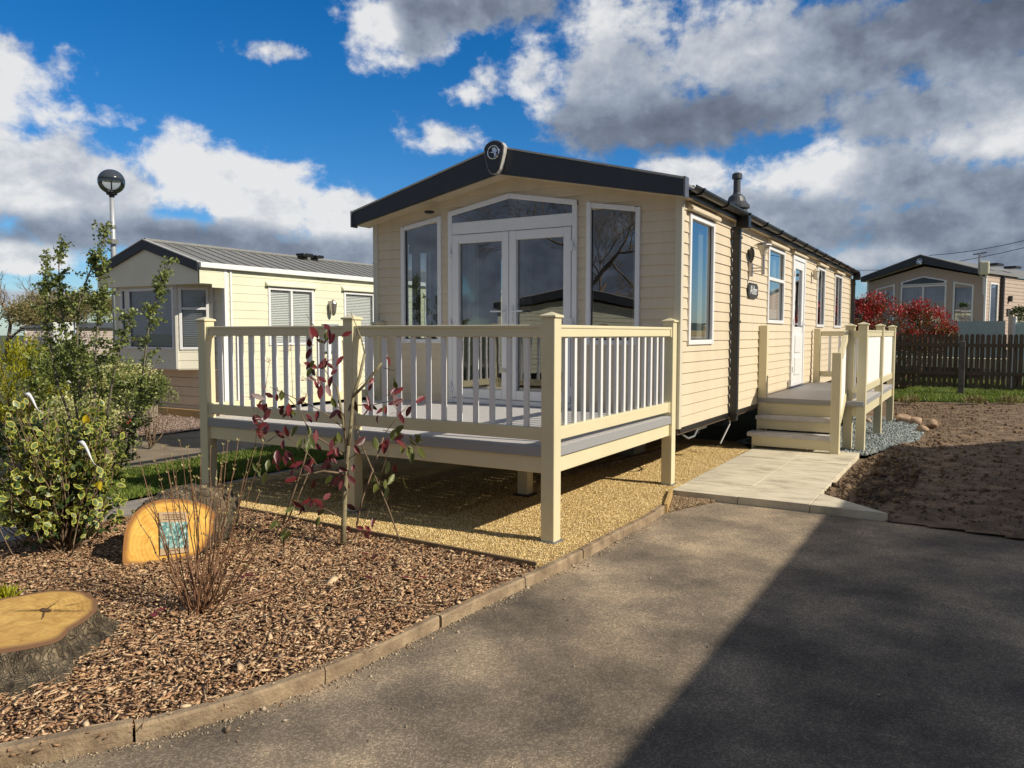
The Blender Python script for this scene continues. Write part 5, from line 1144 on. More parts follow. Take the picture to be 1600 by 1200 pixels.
Fc = [(j*nD+k, (j+1)*nD+k, (j+1)*nD+(k+1) % nD, j*nD+(k+1) % nD) for j in range(nb_-1) for k in range(nD)]+[tuple((nb_-1)*nD+k for k in range(nD))]
mb = MB(); mb.add(V, Fc); obj('bark', mb, bark_tr, lg, smooth=True)
# card on the log
cdt = thing('picture_card', tuple(float(q) for q in on_face(268, 836)), 'small tan card with a blue green foliage photo fixed to the orange log face', 'card')
nf = np.array([nv.x, nv.y, .18]); nf /= np.linalg.norm(nf); c0 = np.array(cdt.location)
def cardq(quad, lift, name, m, parent):
    V = [on_face(*p)+nf*lift for p in quad]; V2 = [v+nf*.003 for v in V]; mb = MB(); mb.add([v-c0 for v in V+V2], [(0, 1, 2, 3), (4, 5, 6, 7), (0, 1, 5, 4), (1, 2, 6, 5), (2, 3, 7, 6), (3, 0, 4, 7)]); return obj(name, mb, m, parent)
tanc = mat('card_tan', (.42, .29, .17), (.5, .36, .22), 10, .6)
bk_ = cardq([(250, 868), (296, 862), (291, 799), (248, 800)], .010, 'backing', tanc, cdt)
picm = mat('foliage_picture', (.02, .09, .11), (.58, .68, .62), 45, .4, c3=(.15, .33, .31), thr=(.34, .64))
cardq([(250, 857), (295, 855), (292, 815), (249, 816)], .014, 'picture', picm, cdt)
inkm = mat('card_ink', (.20, .13, .08), None, rough=.7)
for (xa, xb, yy) in ((254, 286, 804.), (258, 282, 807.5), (255, 288, 811), (262, 280, 859.5)):     # illegible small print, as in the photo
    xs_ = xa
    while xs_ < xb:
        w_ = random.uniform(1.5, 5); cardq([(xs_, yy+.7), (min(xs_+w_, xb), yy+.6), (min(xs_+w_, xb), yy-.6), (xs_, yy-.5)], .0145, 'small_print', inkm, bk_); xs_ += w_+1.2
# ================================================================ plants
leaf_green = leaf_mat('leaf_green', (.09, .125, .03), (.10, .17, .035), .95, c_alt=(.31, .36, .10), sss=.35)
leaf_var = leaf_mat('leaf_variegated', (.04, .085, .025), (.46, .44, .08), .60, c_alt=(.14, .20, .05))
leaf_cream = leaf_mat('leaf_cream', (.30, .33, .09), (.62, .60, .30), .45, c_alt=(.55, .52, .24))
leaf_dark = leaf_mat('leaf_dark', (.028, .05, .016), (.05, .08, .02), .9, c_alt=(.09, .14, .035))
leaf_gold = leaf_mat('leaf_gold', (.20, .24, .012), (.50, .46, .03), .7, c_alt=(.50, .46, .03))
leaf_red = leaf_mat('leaf_maroon', (.035, .009, .010), (.14, .02, .024), .85, c_alt=(.20, .028, .035), sss=.10)
leaf_hedge = leaf_mat('leaf_scarlet', (.26, .014, .014), (.50, .05, .04), .8, c_alt=(.55, .05, .035), sss=.3)
leaf_bronze = leaf_mat('leaf_bronze', (.12, .055, .018), (.22, .08, .03), .85, c_alt=(.16, .13, .03), sss=.3)
leaf_olive = leaf_mat('leaf_olive', (.17, .15, .055), (.30, .26, .10), .85, c_alt=(.33, .28, .12), sss=.3)
twig_m = mat('twig_bark', (.10, .065, .04), (.22, .155, .095), 12, .8)
cane_m = mat('dogwood_cane', (.13, .060, .030), (.27, .145, .08), 9, .6)
greybark = mat('grey_bark', (.11, .095, .07), (.24, .21, .16), 12, .9, .5, 60)
def unit(v): return v/np.linalg.norm(v, axis=-1, keepdims=True)
def bushy(t, c, rad, n, size, m, name='foliage', clumps=26, shell=.55, big=False, width=.9, up=.2, flat=1., seed=1):
    """leaves gathered in clumps around an uneven crown"""
    rr = np.random.default_rng(seed); D = unit(rr.normal(size=(clumps, 3))); D[:, 2] = np.abs(D[:, 2])*flat-.25*(rr.random(clumps)); cc = D*rr.uniform(shell, 1., (clumps, 1))*np.array(rad)+np.array(c)
    k = rr.integers(0, clumps, n); cr_ = rr.uniform(.20, .42, clumps)[k][:, None]*np.mean(rad); o_ = unit(rr.normal(size=(n, 3)))*(rr.random((n, 1))**.4)*cr_
    C_ = cc[k]+o_; Dd = unit(unit(C_-np.array(c))+rr.normal(0, .6, (n, 3))+np.array([0, 0, up])); return leaves(name, C_, Dd, rr.uniform(.7, 1.25, n)*size, m, t, width, big)
def stems(t, base, tips, r0, m, n=5, wob=.06, name='stems', mid=0.):
    segs = []
    for tip in tips:
        a = np.array(base)+RNG.normal(0, .02, 3)*[1, 1, 0]; b_ = np.array(tip); pts_ = []
        w_ = RNG.normal(0, wob, 3)
        for q in np.linspace(0, 1, 7): pts_.append(a*(1-q)+b_*q+w_*math.sin(q*math.pi)+np.array([0, 0, mid*math.sin(q*math.pi)])+RNG.normal(0, wob*.15, 3))
        segs.append((pts_, [r0*(1-.8*q) for q in np.linspace(0, 1, 7)]))
    return tubes_np(name, segs, m, t, n)
# near variegated shrub
vb = g(108, 862); vb = np.array([float(vb[0]), float(vb[1]), 0.])
t = thing('variegated_shrub', tuple(vb), 'green and yellow edged leafy shrub in the bark bed near the left edge', 'shrub')
dV = depth_of(vb+[0, 0, .6]); pm = dV/F_PX
wx = _r*1.0; wx = wx/np.linalg.norm(wx); wy = np.cross([0, 0, 1], wx)
def vpos(px, py, dz=0.): p = at(px, py, dV+dz); return p
tips = []; LC = []; LD = []
rr = np.random.default_rng(5)
for i in range(150):
    a = rr.uniform(0, 2*np.pi); h = rr.uniform(.24, 1.10); rad = .50*math.sqrt(max(.05, 1-((h-.62)/.68)**2))*rr.uniform(.45, 1.0)
    tip = vb+wx*math.cos(a)*rad*1.05+wy*math.sin(a)*rad*.85+np.array([0, 0, h])-wx*.04; tips.append(tip)
    outd = unit(tip-(vb+np.array([0, 0, .3])))
    for k in range(rr.integers(7, 15)):
        q = rr.uniform(.55, 1.02); p = vb+(tip-vb)*q+rr.normal(0, .04, 3)+np.array([0, 0, .05*math.sin(q*3)]); LC.append(p); LD.append(outd*.5+rr.normal(0, .75, 3)+[0, 0, -.15])
stems(t, vb, tips, .010, twig_m, wob=.05, mid=-.02)
LC = np.array(LC); LD = unit(np.array(LD)); leaves('foliage', LC, LD, rr.uniform(.035, .078, len(LC)), leaf_var, t, 1.05, True, roll=unit(rr.normal(0, .8, (len(LC), 3))+[.2, -.3, .8]))
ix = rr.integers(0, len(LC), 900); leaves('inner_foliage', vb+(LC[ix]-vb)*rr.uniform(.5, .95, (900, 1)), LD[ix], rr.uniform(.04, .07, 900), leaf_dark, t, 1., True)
yl = mat('yellow_leaf', (.72, .58, .03), None, rough=.5, sss=True)
for (px, py) in ((157, 752), (135, 648)):
    for k in range(4): leaves('yellow_leaf', np.array([vpos(px, py, -.45)]), np.array([[rr.normal(0, .6), rr.normal(0, .3), -.8]]), [.065], yl, t, .8, True, roll=np.array([-wy+rr.normal(0, .2, 3)]))
# white ribbons on the shrub
rib = mat('white_ribbon', (.66, .68, .74), (.74, .75, .8), 20, .6)
for (x0, y0, x1, y1, lb) in ((40, 614, 66, 644, 'white twisted ribbon tag at the upper left of the variegated shrub'), (125, 689, 153, 728, 'white twisted ribbon tag lower right in the variegated shrub')):
    a = at(x0, y0, dV-.62); c = at(x1, y1, dV-.66); V = []
    for k in range(11):
        q = k/10; p = a*(1-q)+c*q+np.array([0, 0, .015*math.sin(q*6)]); tw = q*2.2+.4; w_ = .017*(.6+.4*abs(math.cos(q*5))); nn = wx*math.cos(tw)+np.array([0, 0, 1])*math.sin(tw)*.6+wy*.3*math.sin(tw); V += [p+nn*w_-a, p-nn*w_-a]
    mb = MB(); mb.add(V, [(2*k, 2*k+1, 2*k+3, 2*k+2) for k in range(10)]); o = obj('ribbon', mb, rib, recalc=False, smooth=True); o.location = tuple(a); tag(o, lb, 'ribbon')
    so2 = o.modifiers.new('solid', 'SOLIDIFY'); so2.thickness = .003
# tall airy green shrub (three leaders) behind
tb_ = np.array([-5.35, -3.15, 0.]); dT = depth_of(tb_+[0, 0, 1])
t = thing('tall_shrub', tuple(tb_), 'tall airy green shrub with several thin upright stems left of the neighbouring caravan', 'shrub')
def tp(px, py, dz=0.): return at(px, py, dT+dz)
tdef = [[(128, 705), (118, 630), (105, 540), (93, 465), (92, 415), (97, 378)], [(130, 705), (128, 640), (120, 560), (122, 480), (138, 430), (160, 385), (168, 350)], [(165, 745), (185, 727), (216, 635), (234, 500), (250, 450), (266, 405)],
        [(130, 700), (148, 620), (150, 540), (158, 450), (160, 400)], [(120, 690), (90, 600), (75, 520), (70, 450), (72, 400)], [(150, 700), (175, 600), (190, 530), (205, 490)], [(110, 700), (65, 620), (45, 560)], [(140, 690), (160, 620), (205, 600)], [(190, 720), (225, 640), (245, 600)]]
segs = []; LC = []; LD = []; rr = np.random.default_rng(9)
for ci, ch in enumerate(tdef):
    dz = rr.uniform(-.35, .35); P = np.array([tp(x, y, dz*(i/len(ch))) for i, (x, y) in enumerate(ch)]); P[0] = tb_+[rr.normal(0, .05), rr.normal(0, .05), 0] if ci != 2 and ci != 8 else g(180, 745)
    segs.append((list(P), [.016*(1-.75*i/(len(P)-1)) for i in range(len(P))]))
    for i in range(len(P)-1):
        Ls = np.linalg.norm(P[i+1]-P[i]); fracc = (i+.5)/(len(P)-1)
        if fracc < .22: continue
        for k in range(int(Ls*(34 if fracc < .6 else 58))):
            q = rr.random(); s0 = P[i]*(1-q)+P[i+1]*q; ln_ = rr.uniform(.06, .26)*(1.2-fracc*.75); d = unit(rr.normal(size=3)*[1, 1, .4]+[0, 0, .6]); e_ = s0+d*ln_; segs.append(([s0, e_], [.003, .0015]))
            m_ = int(ln_*110)+6
            for j in range(m_): u_ = rr.random(); LC.append(s0+(e_-s0)*u_+rr.normal(0, .016, 3)); LD.append(d*.5+rr.normal(0, .6, 3))
tubes_np('stems', segs, greybark, t, 5)
LC = np.array(LC); LD = np.array(LD); leaves('foliage', LC, LD, rr.uniform(.022, .042, len(LC)), leaf_green, t, 1.15, False)
# other bushes
def bush(name, px, py, depth, rad, n, size, m, label, extra=None, big=False, z=None, cat='shrub', flat=1., clumps=30, shell=.55, group=None, seed=1, width=.9):
    c = at(px, py, depth); bs = np.array([c[0], c[1], 0.]); tt_ = thing(name, tuple(float(q) for q in bs), label, cat, group=group)
    bushy(tt_, c, rad, n, size, m, clumps=clumps, big=big, flat=flat, shell=shell, seed=seed, width=width)
    if extra: bushy(tt_, c, [q*.92 for q in rad], n//3, size, extra, name='inner_foliage', clumps=clumps, flat=flat, seed=seed+50, width=width)
    tips_ = [np.array(c)+unit(RNG.normal(size=3))*np.array(rad)*.7 for _ in range(18)]; stems(tt_, bs, tips_, .009, twig_m, wob=.08); return tt_
bush('variegated_shrub', 188, 618, 12.3, (.55, .5, .60), 6500, .045, leaf_cream, 'rounded cream variegated bush in front of the neighbouring bay window', leaf_green, seed=2, clumps=34)
bush('variegated_shrub', 128, 662, 10.0, (.62, .5, .38), 4200, .04, leaf_cream, 'low cream and green bush between the tall shrub and the red ornament', leaf_green, seed=3)
bush('evergreen_shrub', 108, 585, 10.8, (.38, .4, .48), 4000, .04, leaf_green, 'dark green bush behind the tall airy shrub', leaf_green, seed=4)
bush('evergreen_shrub', 60, 705, 9.2, (.8, .5, .34), 5200, .045, leaf_dark, 'low dark bush behind the yellow edged shrub', leaf_green, seed=14)
bush('evergreen_shrub', 235, 625, 11.0, (.30, .3, .42), 1800, .035, leaf_green, 'thin green shrub against the skirt of the neighbouring caravan', seed=6)
# golden conifer: feathery upright sprays
cc = at(22, 650, 11.5); cb_ = np.array([cc[0], cc[1], 0.])
t = thing('golden_conifer', tuple(float(q) for q in cb_), 'bright golden green conifer at the left edge', 'conifer'); rr = np.random.default_rng(12); LC = []; LD = []
for i in range(420):
    a = rr.uniform(0, 2*np.pi); h = rr.uniform(.05, 1.25); rad = .72*math.sqrt(max(0.02, 1-(h/1.42)**2))*rr.uniform(.6, 1); p0 = cb_+[math.cos(a)*rad, math.sin(a)*rad, h]; d = unit(np.array([math.cos(a)*.55, math.sin(a)*.55, 1.])+rr.normal(0, .2, 3)); L0 = rr.uniform(.18, .36)
    for j in range(34): q = rr.random(); LC.append(p0+d*L0*q+rr.normal(0, .028*(1.1-q), 3)); LD.append(d+rr.normal(0, .35, 3))
leaves('foliage', np.array(LC), np.array(LD), rr.uniform(.04, .075, len(LC)), leaf_gold, t, .35, False)
stems(t, cb_, [cb_+[rr.normal(0, .3), rr.normal(0, .3), rr.uniform(.5, 1.2)] for _ in range(12)], .03, twig_m)
# gold tuft by the stump
p = g(2, 945, .02); t = thing('grass_tuft', tuple(float(q) for q in p), 'small golden grass tuft behind the stump at the left edge', 'grass tuft'); rr = np.random.default_rng(3); n = 260
D_ = unit(rr.normal(0, .45, (n, 3))+[0, 0, 1]); leaves('foliage', np.array(p)+rr.normal(0, .03, (n, 3))*[1, 1, .1], D_, rr.uniform(.06, .14, n), leaf_gold, t, .12, False)
# dogwood: bare canes
db = g(313, 958); db = np.array([float(db[0]), float(db[1]), 0.02]); dD = depth_of(db)
t = thing('bare_dogwood', tuple(db), 'fan of thin bare brown canes in the bark bed in front of the log', 'shrub'); segs = []; rr = np.random.default_rng(21); BC = []; BD = []
tipx = [(213, 705), (232, 760), (244, 720), (258, 700), (262, 735), (268, 712), (274, 738), (283, 690), (292, 700), (300, 760), (210, 800), (228, 770), (305, 745), (314, 715), (322, 760), (330, 700), (338, 750), (345, 725), (350, 695), (356, 690), (360, 760), (366, 735), (372, 690), (380, 745), (388, 720), (398, 700), (405, 770), (412, 690), (248, 840), (268, 820), (420, 800), (378, 800), (240, 790), (285, 770), (395, 830), (310, 790), (340, 810), (295, 720), (325, 840), (362, 850), (430, 830), (405, 850), (256, 770), (352, 780)]
for (tx, ty) in tipx:
    dz = rr.uniform(-.32, .32); P1 = at(tx, ty, dD+dz); P0 = db+np.array([rr.normal(0, .03), rr.normal(0, .03), -.02]); bow = (P1-P0)*[1, 1, 0]; pts_ = []
    for q in np.linspace(0, 1, 9): pts_.append(P0+bow*(q**.85)+np.array([0, 0, (P1[2]-P0[2])*(q**1.12)])+rr.normal(0, .004, 3))
    r0 = rr.uniform(.0032, .006); segs.append((pts_, [r0*(1-.7*q) for q in np.linspace(0, 1, 9)]))
    for q in (5, 6, 7, 8):
        for s_n in (-1, 1): BC.append(pts_[q]+rr.normal(0, .001, 3)); BD.append(unit(pts_[q]-pts_[q-1])+wx*s_n*.8)
    if rr.random() < .5:
        k = rr.integers(4, 7); s0 = pts_[k]; e_ = s0+unit(pts_[k+1]-s0)*rr.uniform(.08, .22)+wx*rr.normal(0, .05)+wy*rr.normal(0, .04); segs.append(([s0, (s0+e_)/2+[0, 0, .01], e_], [.003, .0022, .0012])); BC.append(e_); BD.append(e_-s0)
tubes_np('canes', segs, cane_m, t, 5); tag(leaves('buds', np.array(BC), np.array(BD), rr.uniform(.012, .022, len(BC)), leaf_mat('leaf_bud', (.35, .30, .12), (.42, .38, .18), .8), t, .6, False), kind='stuff')
mb = MB(); a_ = g(350, 945, .05); b_ = g(450, 905, .07)
for k in range(3): mb.tube([g(345+6*k, 948-5*k, .05), g(395+8*k, 935-6*k, .075), g(450-5*k, 918-9*k, .065)], .004, 5)
o = obj('fallen_cane', mb, cane_m); tag(o, 'thin bare prunings lying on the bark right of the bare canes', 'twigs')
# young photinia
pb = g(541, 852); pb = np.array([float(pb[0]), float(pb[1]), 0.01]); dP = depth_of(pb+[0, 0, .8])
t = thing('young_photinia', tuple(pb), 'young red leaved tree in front of the middle deck post', 'tree'); rr = np.random.default_rng(33)
def zp_(x, y): return (380+x/3.16, 500+y/3.16)
def Z(x, y, dz=0.): a, c = zp_(x, y); return at(a, c, dP+dz)
br = [([(492, 1100), (497, 1000), (502, 850), (510, 760), (512, 690), (520, 620)], .021, .014, 0), ([(520, 620), (532, 520), (542, 380), (575, 280), (600, 165)], .015, .010, .03), ([(600, 165), (585, 100), (555, 20), (530, -40)], .006, .002, .06),
      ([(545, 375), (600, 320), (655, 250), (683, 212)], .011, .009, -.06), ([(514, 640), (497, 530), (480, 420), (463, 330)], .011, .009, .05), ([(497, 670), (400, 600), (330, 560), (285, 455), (190, 350)], .007, .003, .1), ([(505, 760), (400, 745), (300, 765), (150, 790)], .008, .003, -.12),
      ([(515, 690), (590, 640), (665, 627)], .004, .002, -.1), ([(555, 525), (600, 650), (655, 780), (720, 940), (790, 1135)], .006, .006, -.12), ([(560, 1015), (590, 880), (640, 740), (692, 580)], .008, .006, .12), ([(195, 1010), (250, 850), (300, 700), (318, 640)], .008, .006, -.05), ([(215, 1000), (270, 880), (345, 700)], .006, .004, .05),
      ([(505, 545), (420, 470), (330, 420), (240, 380), (130, 330)], .005, .002, -.08), ([(500, 480), (440, 380), (370, 290), (330, 220)], .004, .0015, .12), ([(505, 700), (500, 400), (495, 150), (490, 100)], .005, .003, -.05), ([(495, 980), (400, 930), (300, 950), (180, 990)], .004, .002, .1),
      ([(700, 560), (760, 480), (835, 400), (838, 370)], .003, .0015, .06), ([(560, 420), (640, 420), (730, 400), (770, 460)], .004, .002, -.12), ([(455, 330), (400, 240), (385, 120), (370, 60), (310, -30), (360, 50)], .003, .0015, -.03), ([(245, 380), (240, 260), (238, 150)], .002, .0012, .0), ([(110, 600), (60, 480), (40, 380)], .003, .0015, -.1), ([(60, 640), (75, 420), (110, 330), (130, 210)], .003, .0012, -.1),
      ([(545, 350), (620, 280), (560, 200)], .002, .001, .05), ([(510, 210), (560, 270)], .002, .001, .05), ([(690, 235), (745, 250), (760, 235)], .003, .0015, -.06), ([(120, 600), (180, 560), (270, 610), (330, 670), (385, 740)], .004, .0025, -.1), ([(690, 545), (790, 560), (850, 610)], .003, .0015, -.1), ([(665, 815), (700, 700), (720, 640)], .003, .002, -.1), ([(655, 980), (715, 880)], .002, .0015, -.12), ([(540, 1080), (600, 1000), (632, 915)], .003, .0015, .05)]
segs = []
for P, r0, r1, dz in br:
    n = len(P); segs.append(([Z(x, y, dz*i/(n-1)) for i, (x, y) in enumerate(P)], [r0+(r1-r0)*i/(n-1) for i in range(n)]))
segs2 = segs[:5]; tubes_np('trunk', segs2, mat('photinia_bark', (.16, .13, .075), (.30, .26, .15), 10, .8, .4, 80), t, 8); tubes_np('branches', segs[5:], twig_m, t, 5)
# fine pinkish flower twigs
fs = []
for (x, y) in ((125, 210), (110, 330), (40, 380), (235, 150), (290, 300), (420, 200), (60, 540), (740, 370), (770, 460), (355, 300), (95, 560), (310, 380)):
    c = Z(x, y, rr.uniform(-.1, .1))
    for k in range(9):
        e_ = c+rr.normal(0, .03, 3)*[1, 1, .7]+[0, 0, .01]; fs.append(([c, e_], [.0012, .0008])); 
        for j in range(2): fs.append(([e_, e_+rr.normal(0, .012, 3)], [.001, .0006]))
tag(tubes_np('flower_twigs', fs, mat('pink_twig', (.30, .10, .10), (.4, .18, .15), 9, .7), t, 3), kind='stuff')
redL = [(335, 45), (420, 55), (455, 80), (490, 85), (330, 150), (340, 225), (410, 215), (480, 180), (713, 200), (355, 310), (395, 330), (370, 290), (430, 285), (625, 330), (310, 400), (115, 420), (155, 390), (135, 450), (190, 490), (105, 400), (170, 375), (225, 425), (465, 455), (550, 405), (590, 425), (620, 440), (665, 480), (700, 440), (745, 430), (840, 430), (730, 370), (745, 380), (310, 465), (370, 465), (105, 510), (120, 520), (225, 590), (200, 600), (705, 600), (735, 600), (720, 610), (355, 620), (160, 650), (180, 670), (200, 655), (160, 690), (170, 715), (220, 735), (260, 725), (300, 730), (330, 720), (410, 690), (430, 680), (460, 690), (470, 780), (490, 800), (455, 790), (500, 770), (525, 765), (520, 1020), (560, 950), (610, 1030), (600, 1040), (650, 990), (390, 900), (290, 930), (200, 815), (330, 800), (340, 850), (545, 630), (440, 660), (340, 690), (375, 245), (290, 935), (350, 900), (640, 425), (775, 470), (70, 535), (240, 735), (420, 715), (755, 770), (395, 925)]
grnL = [(440, 400), (265, 530), (250, 485), (295, 590), (465, 570), (400, 125), (340, 240), (740, 310), (655, 585), (765, 550), (735, 575), (785, 610), (880, 610), (840, 640), (820, 640), (865, 630), (850, 655), (430, 780), (120, 750), (125, 700), (715, 710), (720, 830), (785, 790), (735, 770), (200, 1090), (190, 1060), (230, 1050), (665, 770), (690, 800), (325, 590), (200, 365), (380, 980), (165, 1000), (200, 960), (690, 430), (330, 600), (55, 720)]
def hang(L_, m, nm, big_):
    C_ = []; D_ = []; S_ = []
    for (x, y) in L_:
        for k in range(2 if rr.random() < .7 else 1):
            sz = rr.uniform(.065, .115)*big_; d = unit(np.array(wx*rr.normal(0, .55)+wy*rr.normal(0, .4)+[0, 0, -1.0 if rr.random() < .72 else .35])); C_.append(Z(x+rr.normal(0, 7), y-12+rr.normal(0, 5), rr.uniform(-.22, .18))); D_.append(d); S_.append(sz)
    leaves(nm, np.array(C_), np.array(D_), np.array(S_), m, t, .68, True, roll=unit(rr.normal(0, .45, (len(C_), 3))-wy))
hang(redL, leaf_red, 'red_leaves', 1.0); hang(grnL, leaf_mat('leaf_photinia_green', (.06, .085, .015), (.26, .26, .12), .9, c_alt=(.17, .19, .05)), 'green_leaves', 1.0)
C_ = np.array([p+np.array([0, 0, .02]) for p in fallen_spots]+[np.array(g(x, y, .06)) for x, y in ((560, 893), (590, 865), (565, 900), (388, 908), (372, 900))]); tag(leaves('fallen_leaves', C_, unit(rr.normal(0, 1, (len(C_), 3))*[1, 1, .2]), rr.uniform(.05, .08, len(C_)), leaf_red, None, .8, True, roll=np.tile([0, 0, 1.], (len(C_), 1))), 'few fallen red leaves lying on the bark', 'leaves', kind='stuff')
# red ornament
p = g(195, 672); t = thing('garden_ornament', (float(p[0]), float(p[1]), 0), 'small red and white toadstool ornament beside the bushes', 'ornament')
b = MB(); b.lathe([(.035, 0), (.03, .1), (.04, .12)], (0, 0, 0), 10); obj('stalk', b, white_m, t); b = MB(); b.lathe([(.13, .11), (.125, .14), (.09, .2), (.04, .235), (.001, .24)], (0, 0, 0), 14); obj('cap', b, mat('toadstool_red', (.5, .06, .03), None, rough=.4), t, smooth=True)
# red hedge
hA = at(1345, 495, 21.8); hB = at(1470, 505, 21.2)
t = thing('red_hedge', (float((hA[0]+hB[0])/2), float((hA[1]+hB[1])/2), 0), 'scarlet and bronze leaved hedge behind the picket fence', 'hedge'); 
LCr = []; LDr = []; LCg = []; LDg = []; rr = np.random.default_rng(44)
for (px, py, r_x, r_z) in ((1352, 508, .42, .55), (1385, 496, .50, .55), (1340, 535, .4, .5), (1418, 505, .40, .50), (1438, 494, .30, .45), (1462, 505, .35, .40), (1480, 522, .28, .3), (1400, 530, .7, .5), (1450, 535, .5, .4), (1366, 476, .35, .35), (1342, 488, .3, .4), (1345, 520, .4, .4), (1352, 548, .4, .4), (1420, 540, .6, .4)):
    c = at(px, py, 21.4+rr.uniform(-.2, .3))
    for k in range(150):
        d = unit(rr.normal(size=3)); q = c+d*np.array([r_x, r_x, r_z])*rr.uniform(.5, 1.05); up = d[2] > rr.uniform(-.5, .9)
        for j in range(9):
            (LCr if up else LCg).append(q+rr.normal(0, .045, 3)); (LDr if up else LDg).append(d*.5+rr.normal(0, .5, 3)+[0, 0, .5])
leaves('red_foliage', np.array(LCr), np.array(LDr), rr.uniform(.045, .085, len(LCr)), leaf_hedge, t, .6, False); leaves('bronze_foliage', np.array(LCg), np.array(LDg), rr.uniform(.045, .08, len(LCg)), leaf_bronze, t, .6, False)
hb_ = np.array(t.location); stems(t, hb_, [hb_+[rr.uniform(-1.4, 1.4), rr.normal(0, .3), rr.uniform(1., 1.8)] for _ in range(20)], .03, twig_m)
# weeds at the fence foot
for (px, py, lb) in ((1420, 598, 'weedy tuft at the fence foot beside the side deck'), (1522, 604, 'weedy tuft right of the grey fence post'), (1578, 606, 'weedy tuft at the fence foot near the right edge')):
    p = np.array(at(px, py, 17.8)); p[2] = 0; tt_ = thing('weed', tuple(p), lb, 'weed', group='weeds along the fence'); n = 150; D_ = unit(rr.normal(0, .6, (n, 3))+[0, 0, 1]); leaves('foliage', p+rr.normal(0, .10, (n, 3))*[1, 1, .2]+[0, 0, .05], D_, rr.uniform(.06, .2, n), leaf_olive, tt_, .25, False)
t = None
bush('garden_shrub', 1592, 503, 22.3, (.35, .3, .5), 700, .06, leaf_dark, 'small dark shrub against the frosted glass at the right edge', seed=9, clumps=14)
bush('garden_shrub', 1504, 479, 25.0, (.14, .14, .09), 300, .05, leaf_dark, 'little green plant beside the corner window of the caravan behind the fence', seed=19, clumps=8)
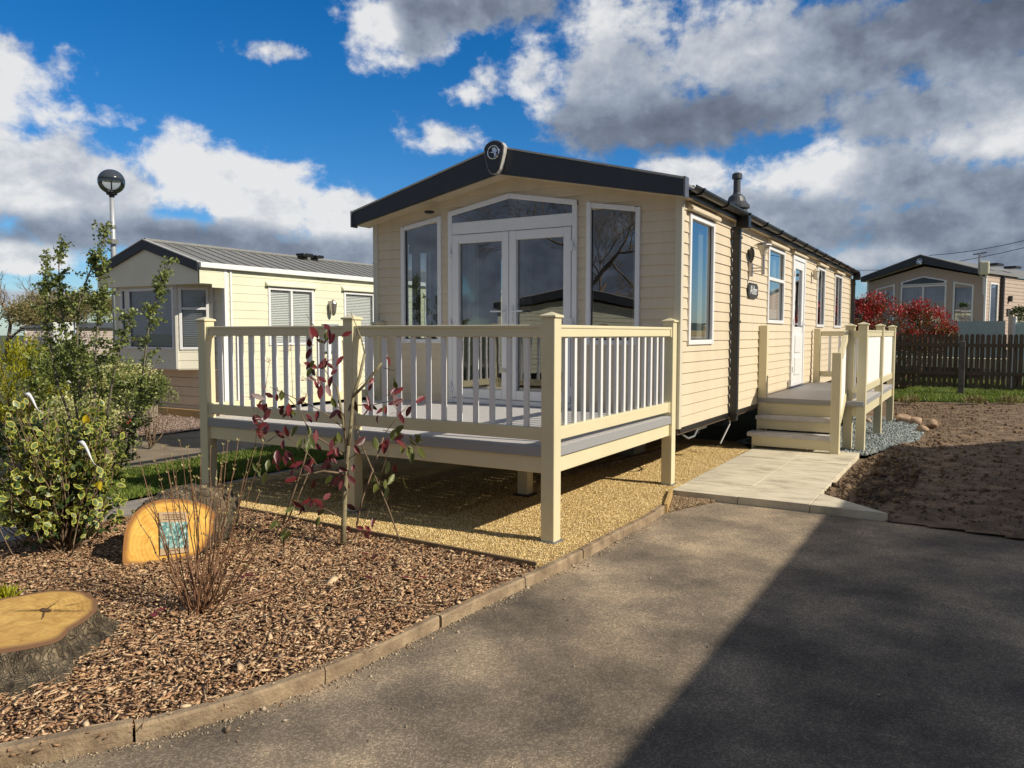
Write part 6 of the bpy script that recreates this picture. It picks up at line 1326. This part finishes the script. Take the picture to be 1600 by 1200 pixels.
# ---- trees
def bare_tree(name, base, H, label, spread=.55, lev=5, nb=4, seed=1, m=None, leafm=None, nl=0, r0=.22, group=None, lsize=.06):
    t = thing(name, tuple(float(q) for q in base), label, 'tree', group=group); rr = np.random.default_rng(seed); segs = []; T_ = []
    def grow(p, d, L_, r, lv):
        n = 4; pts_ = [p]; q = p
        for i in range(n): d = unit(d+rr.normal(0, .13, 3)+[0, 0, .05]); q = q+d*L_/n; pts_.append(q)
        segs.append((pts_, [r*(1-.4*i/n) for i in range(n+1)], lv))
        if lv == 0: T_.append(q); return
        for k in range(nb if lv > 1 else nb+1):
            i = rr.integers(2, n+1); d2 = unit(d+unit(rr.normal(size=3))*spread*rr.uniform(.7, 1.5)); grow(pts_[i], d2, L_*rr.uniform(.6, .82), r*.55, lv-1)
    grow(np.array(base, float), np.array([0, 0, 1.]), H*.30, r0, lev)
    V = []; Fc = []
    for pts_, rad, lv in segs:
        n_ = 6 if lv >= lev-1 else 3; k0 = len(V); pts_ = [np.array(q) for q in pts_]
        for i, q in enumerate(pts_):
            tdir = unit(pts_[min(i+1, len(pts_)-1)]-pts_[max(i-1, 0)]); a = np.cross(tdir, [0, 0, 1.] if abs(tdir[2]) < .95 else [1., 0, 0]); a = unit(a); b2 = np.cross(tdir, a)
            for k in range(n_): an = 2*math.pi*k/n_; V.append(q+(a*math.cos(an)+b2*math.sin(an))*max(rad[i], .006))
        for i in range(len(pts_)-1):
            for k in range(n_): Fc.append((k0+i*n_+k, k0+i*n_+(k+1) % n_, k0+(i+1)*n_+(k+1) % n_, k0+(i+1)*n_+k))
    nt_ = sum(len(s[0])*6 for s in segs if s[2] >= lev-1); 
    # trunk and crown as two parts
    cutF = [f for f in Fc if max(f) < nt_*0+1]; ntr = 5*6; trF = [f for f in Fc if max(f) < ntr]; brF = [f for f in Fc if max(f) >= ntr]
    obj_np('trunk', V[:ntr], trF, m or greybark, t, True)
    used = sorted({i for f in brF for i in f}); mp_2 = {i: k for k, i in enumerate(used)}; obj_np('crown', [V[i] for i in used], [tuple(mp_2[i] for i in f) for f in brF], m or greybark, t, True)
    if leafm: T2_ = np.array(T_); k = rr.integers(0, len(T2_), nl); leaves('foliage', T2_[k]+rr.normal(0, .14, (nl, 3)), rr.normal(size=(nl, 3)), rr.uniform(.6, 1.3, nl)*lsize, leafm, t, .7, False)
    return t
tw = mat('bare_branches', (.17, .13, .10), (.28, .22, .17), 2, .9)
tw2 = mat('bare_branches_olive', (.13, .11, .06), (.21, .18, .10), 2, .9)
G = 'trees beyond the left caravans'
for (px, d, H, mm_, sd, lf_, nl_, lb) in ((8, 46, 7.2, tw, 1, None, 0, 'tall bare brown tree at the far left edge'), (60, 52, 6.2, tw2, 2, leaf_olive, 1800, 'olive budding tree second from the left edge'), (100, 58, 6.4, tw, 3, leaf_olive, 700, 'bare tree behind the left shrub stems'), (140, 50, 5.2, tw2, 4, leaf_olive, 1800, 'olive tree just left of the neighbouring gable'), (30, 60, 6.5, tw2, 6, leaf_olive, 1200, 'hazy olive tree between the two leftmost bare trees'), (82, 46, 4.6, tw2, 8, leaf_olive, 2000, 'low olive tree behind the far pale caravans'), (-50, 44, 8, tw, 11, None, 0, 'bare tree beyond the left edge')):
    p = at(px, 511, d); bare_tree('bare_tree', (p[0], p[1], 0), H, lb, seed=sd, m=mm_, leafm=lf_, nl=nl_, lev=5, nb=3 if lf_ is None else 3, group=G, spread=.75, r0=.16, lsize=.16)
bush('olive_hedge', 70, 492, 46, (4.2, 1.5, .8), 7000, .11, leaf_olive, 'long olive hedge behind the far pale caravans', clumps=50, seed=31, cat='hedge')
bush('olive_hedge', 140, 485, 42, (2.4, 1.5, 1.0), 5000, .11, leaf_olive, 'olive hedge left of the neighbouring gable', clumps=40, seed=32, cat='hedge')
p = at(1285, 400, 45); bare_tree('bare_tree', (p[0], p[1], 0), 7.6, 'thin bare twigs showing above the far end of the main roof', seed=15, m=tw, lev=4, nb=3, spread=.35, r0=.1)
bare_tree('bare_tree', (-11.6, -22.5, 0), 11.5, 'big bare tree across the way that is mirrored in the French doors', seed=18, m=tw, lev=7, nb=3, spread=.8, r0=.20)
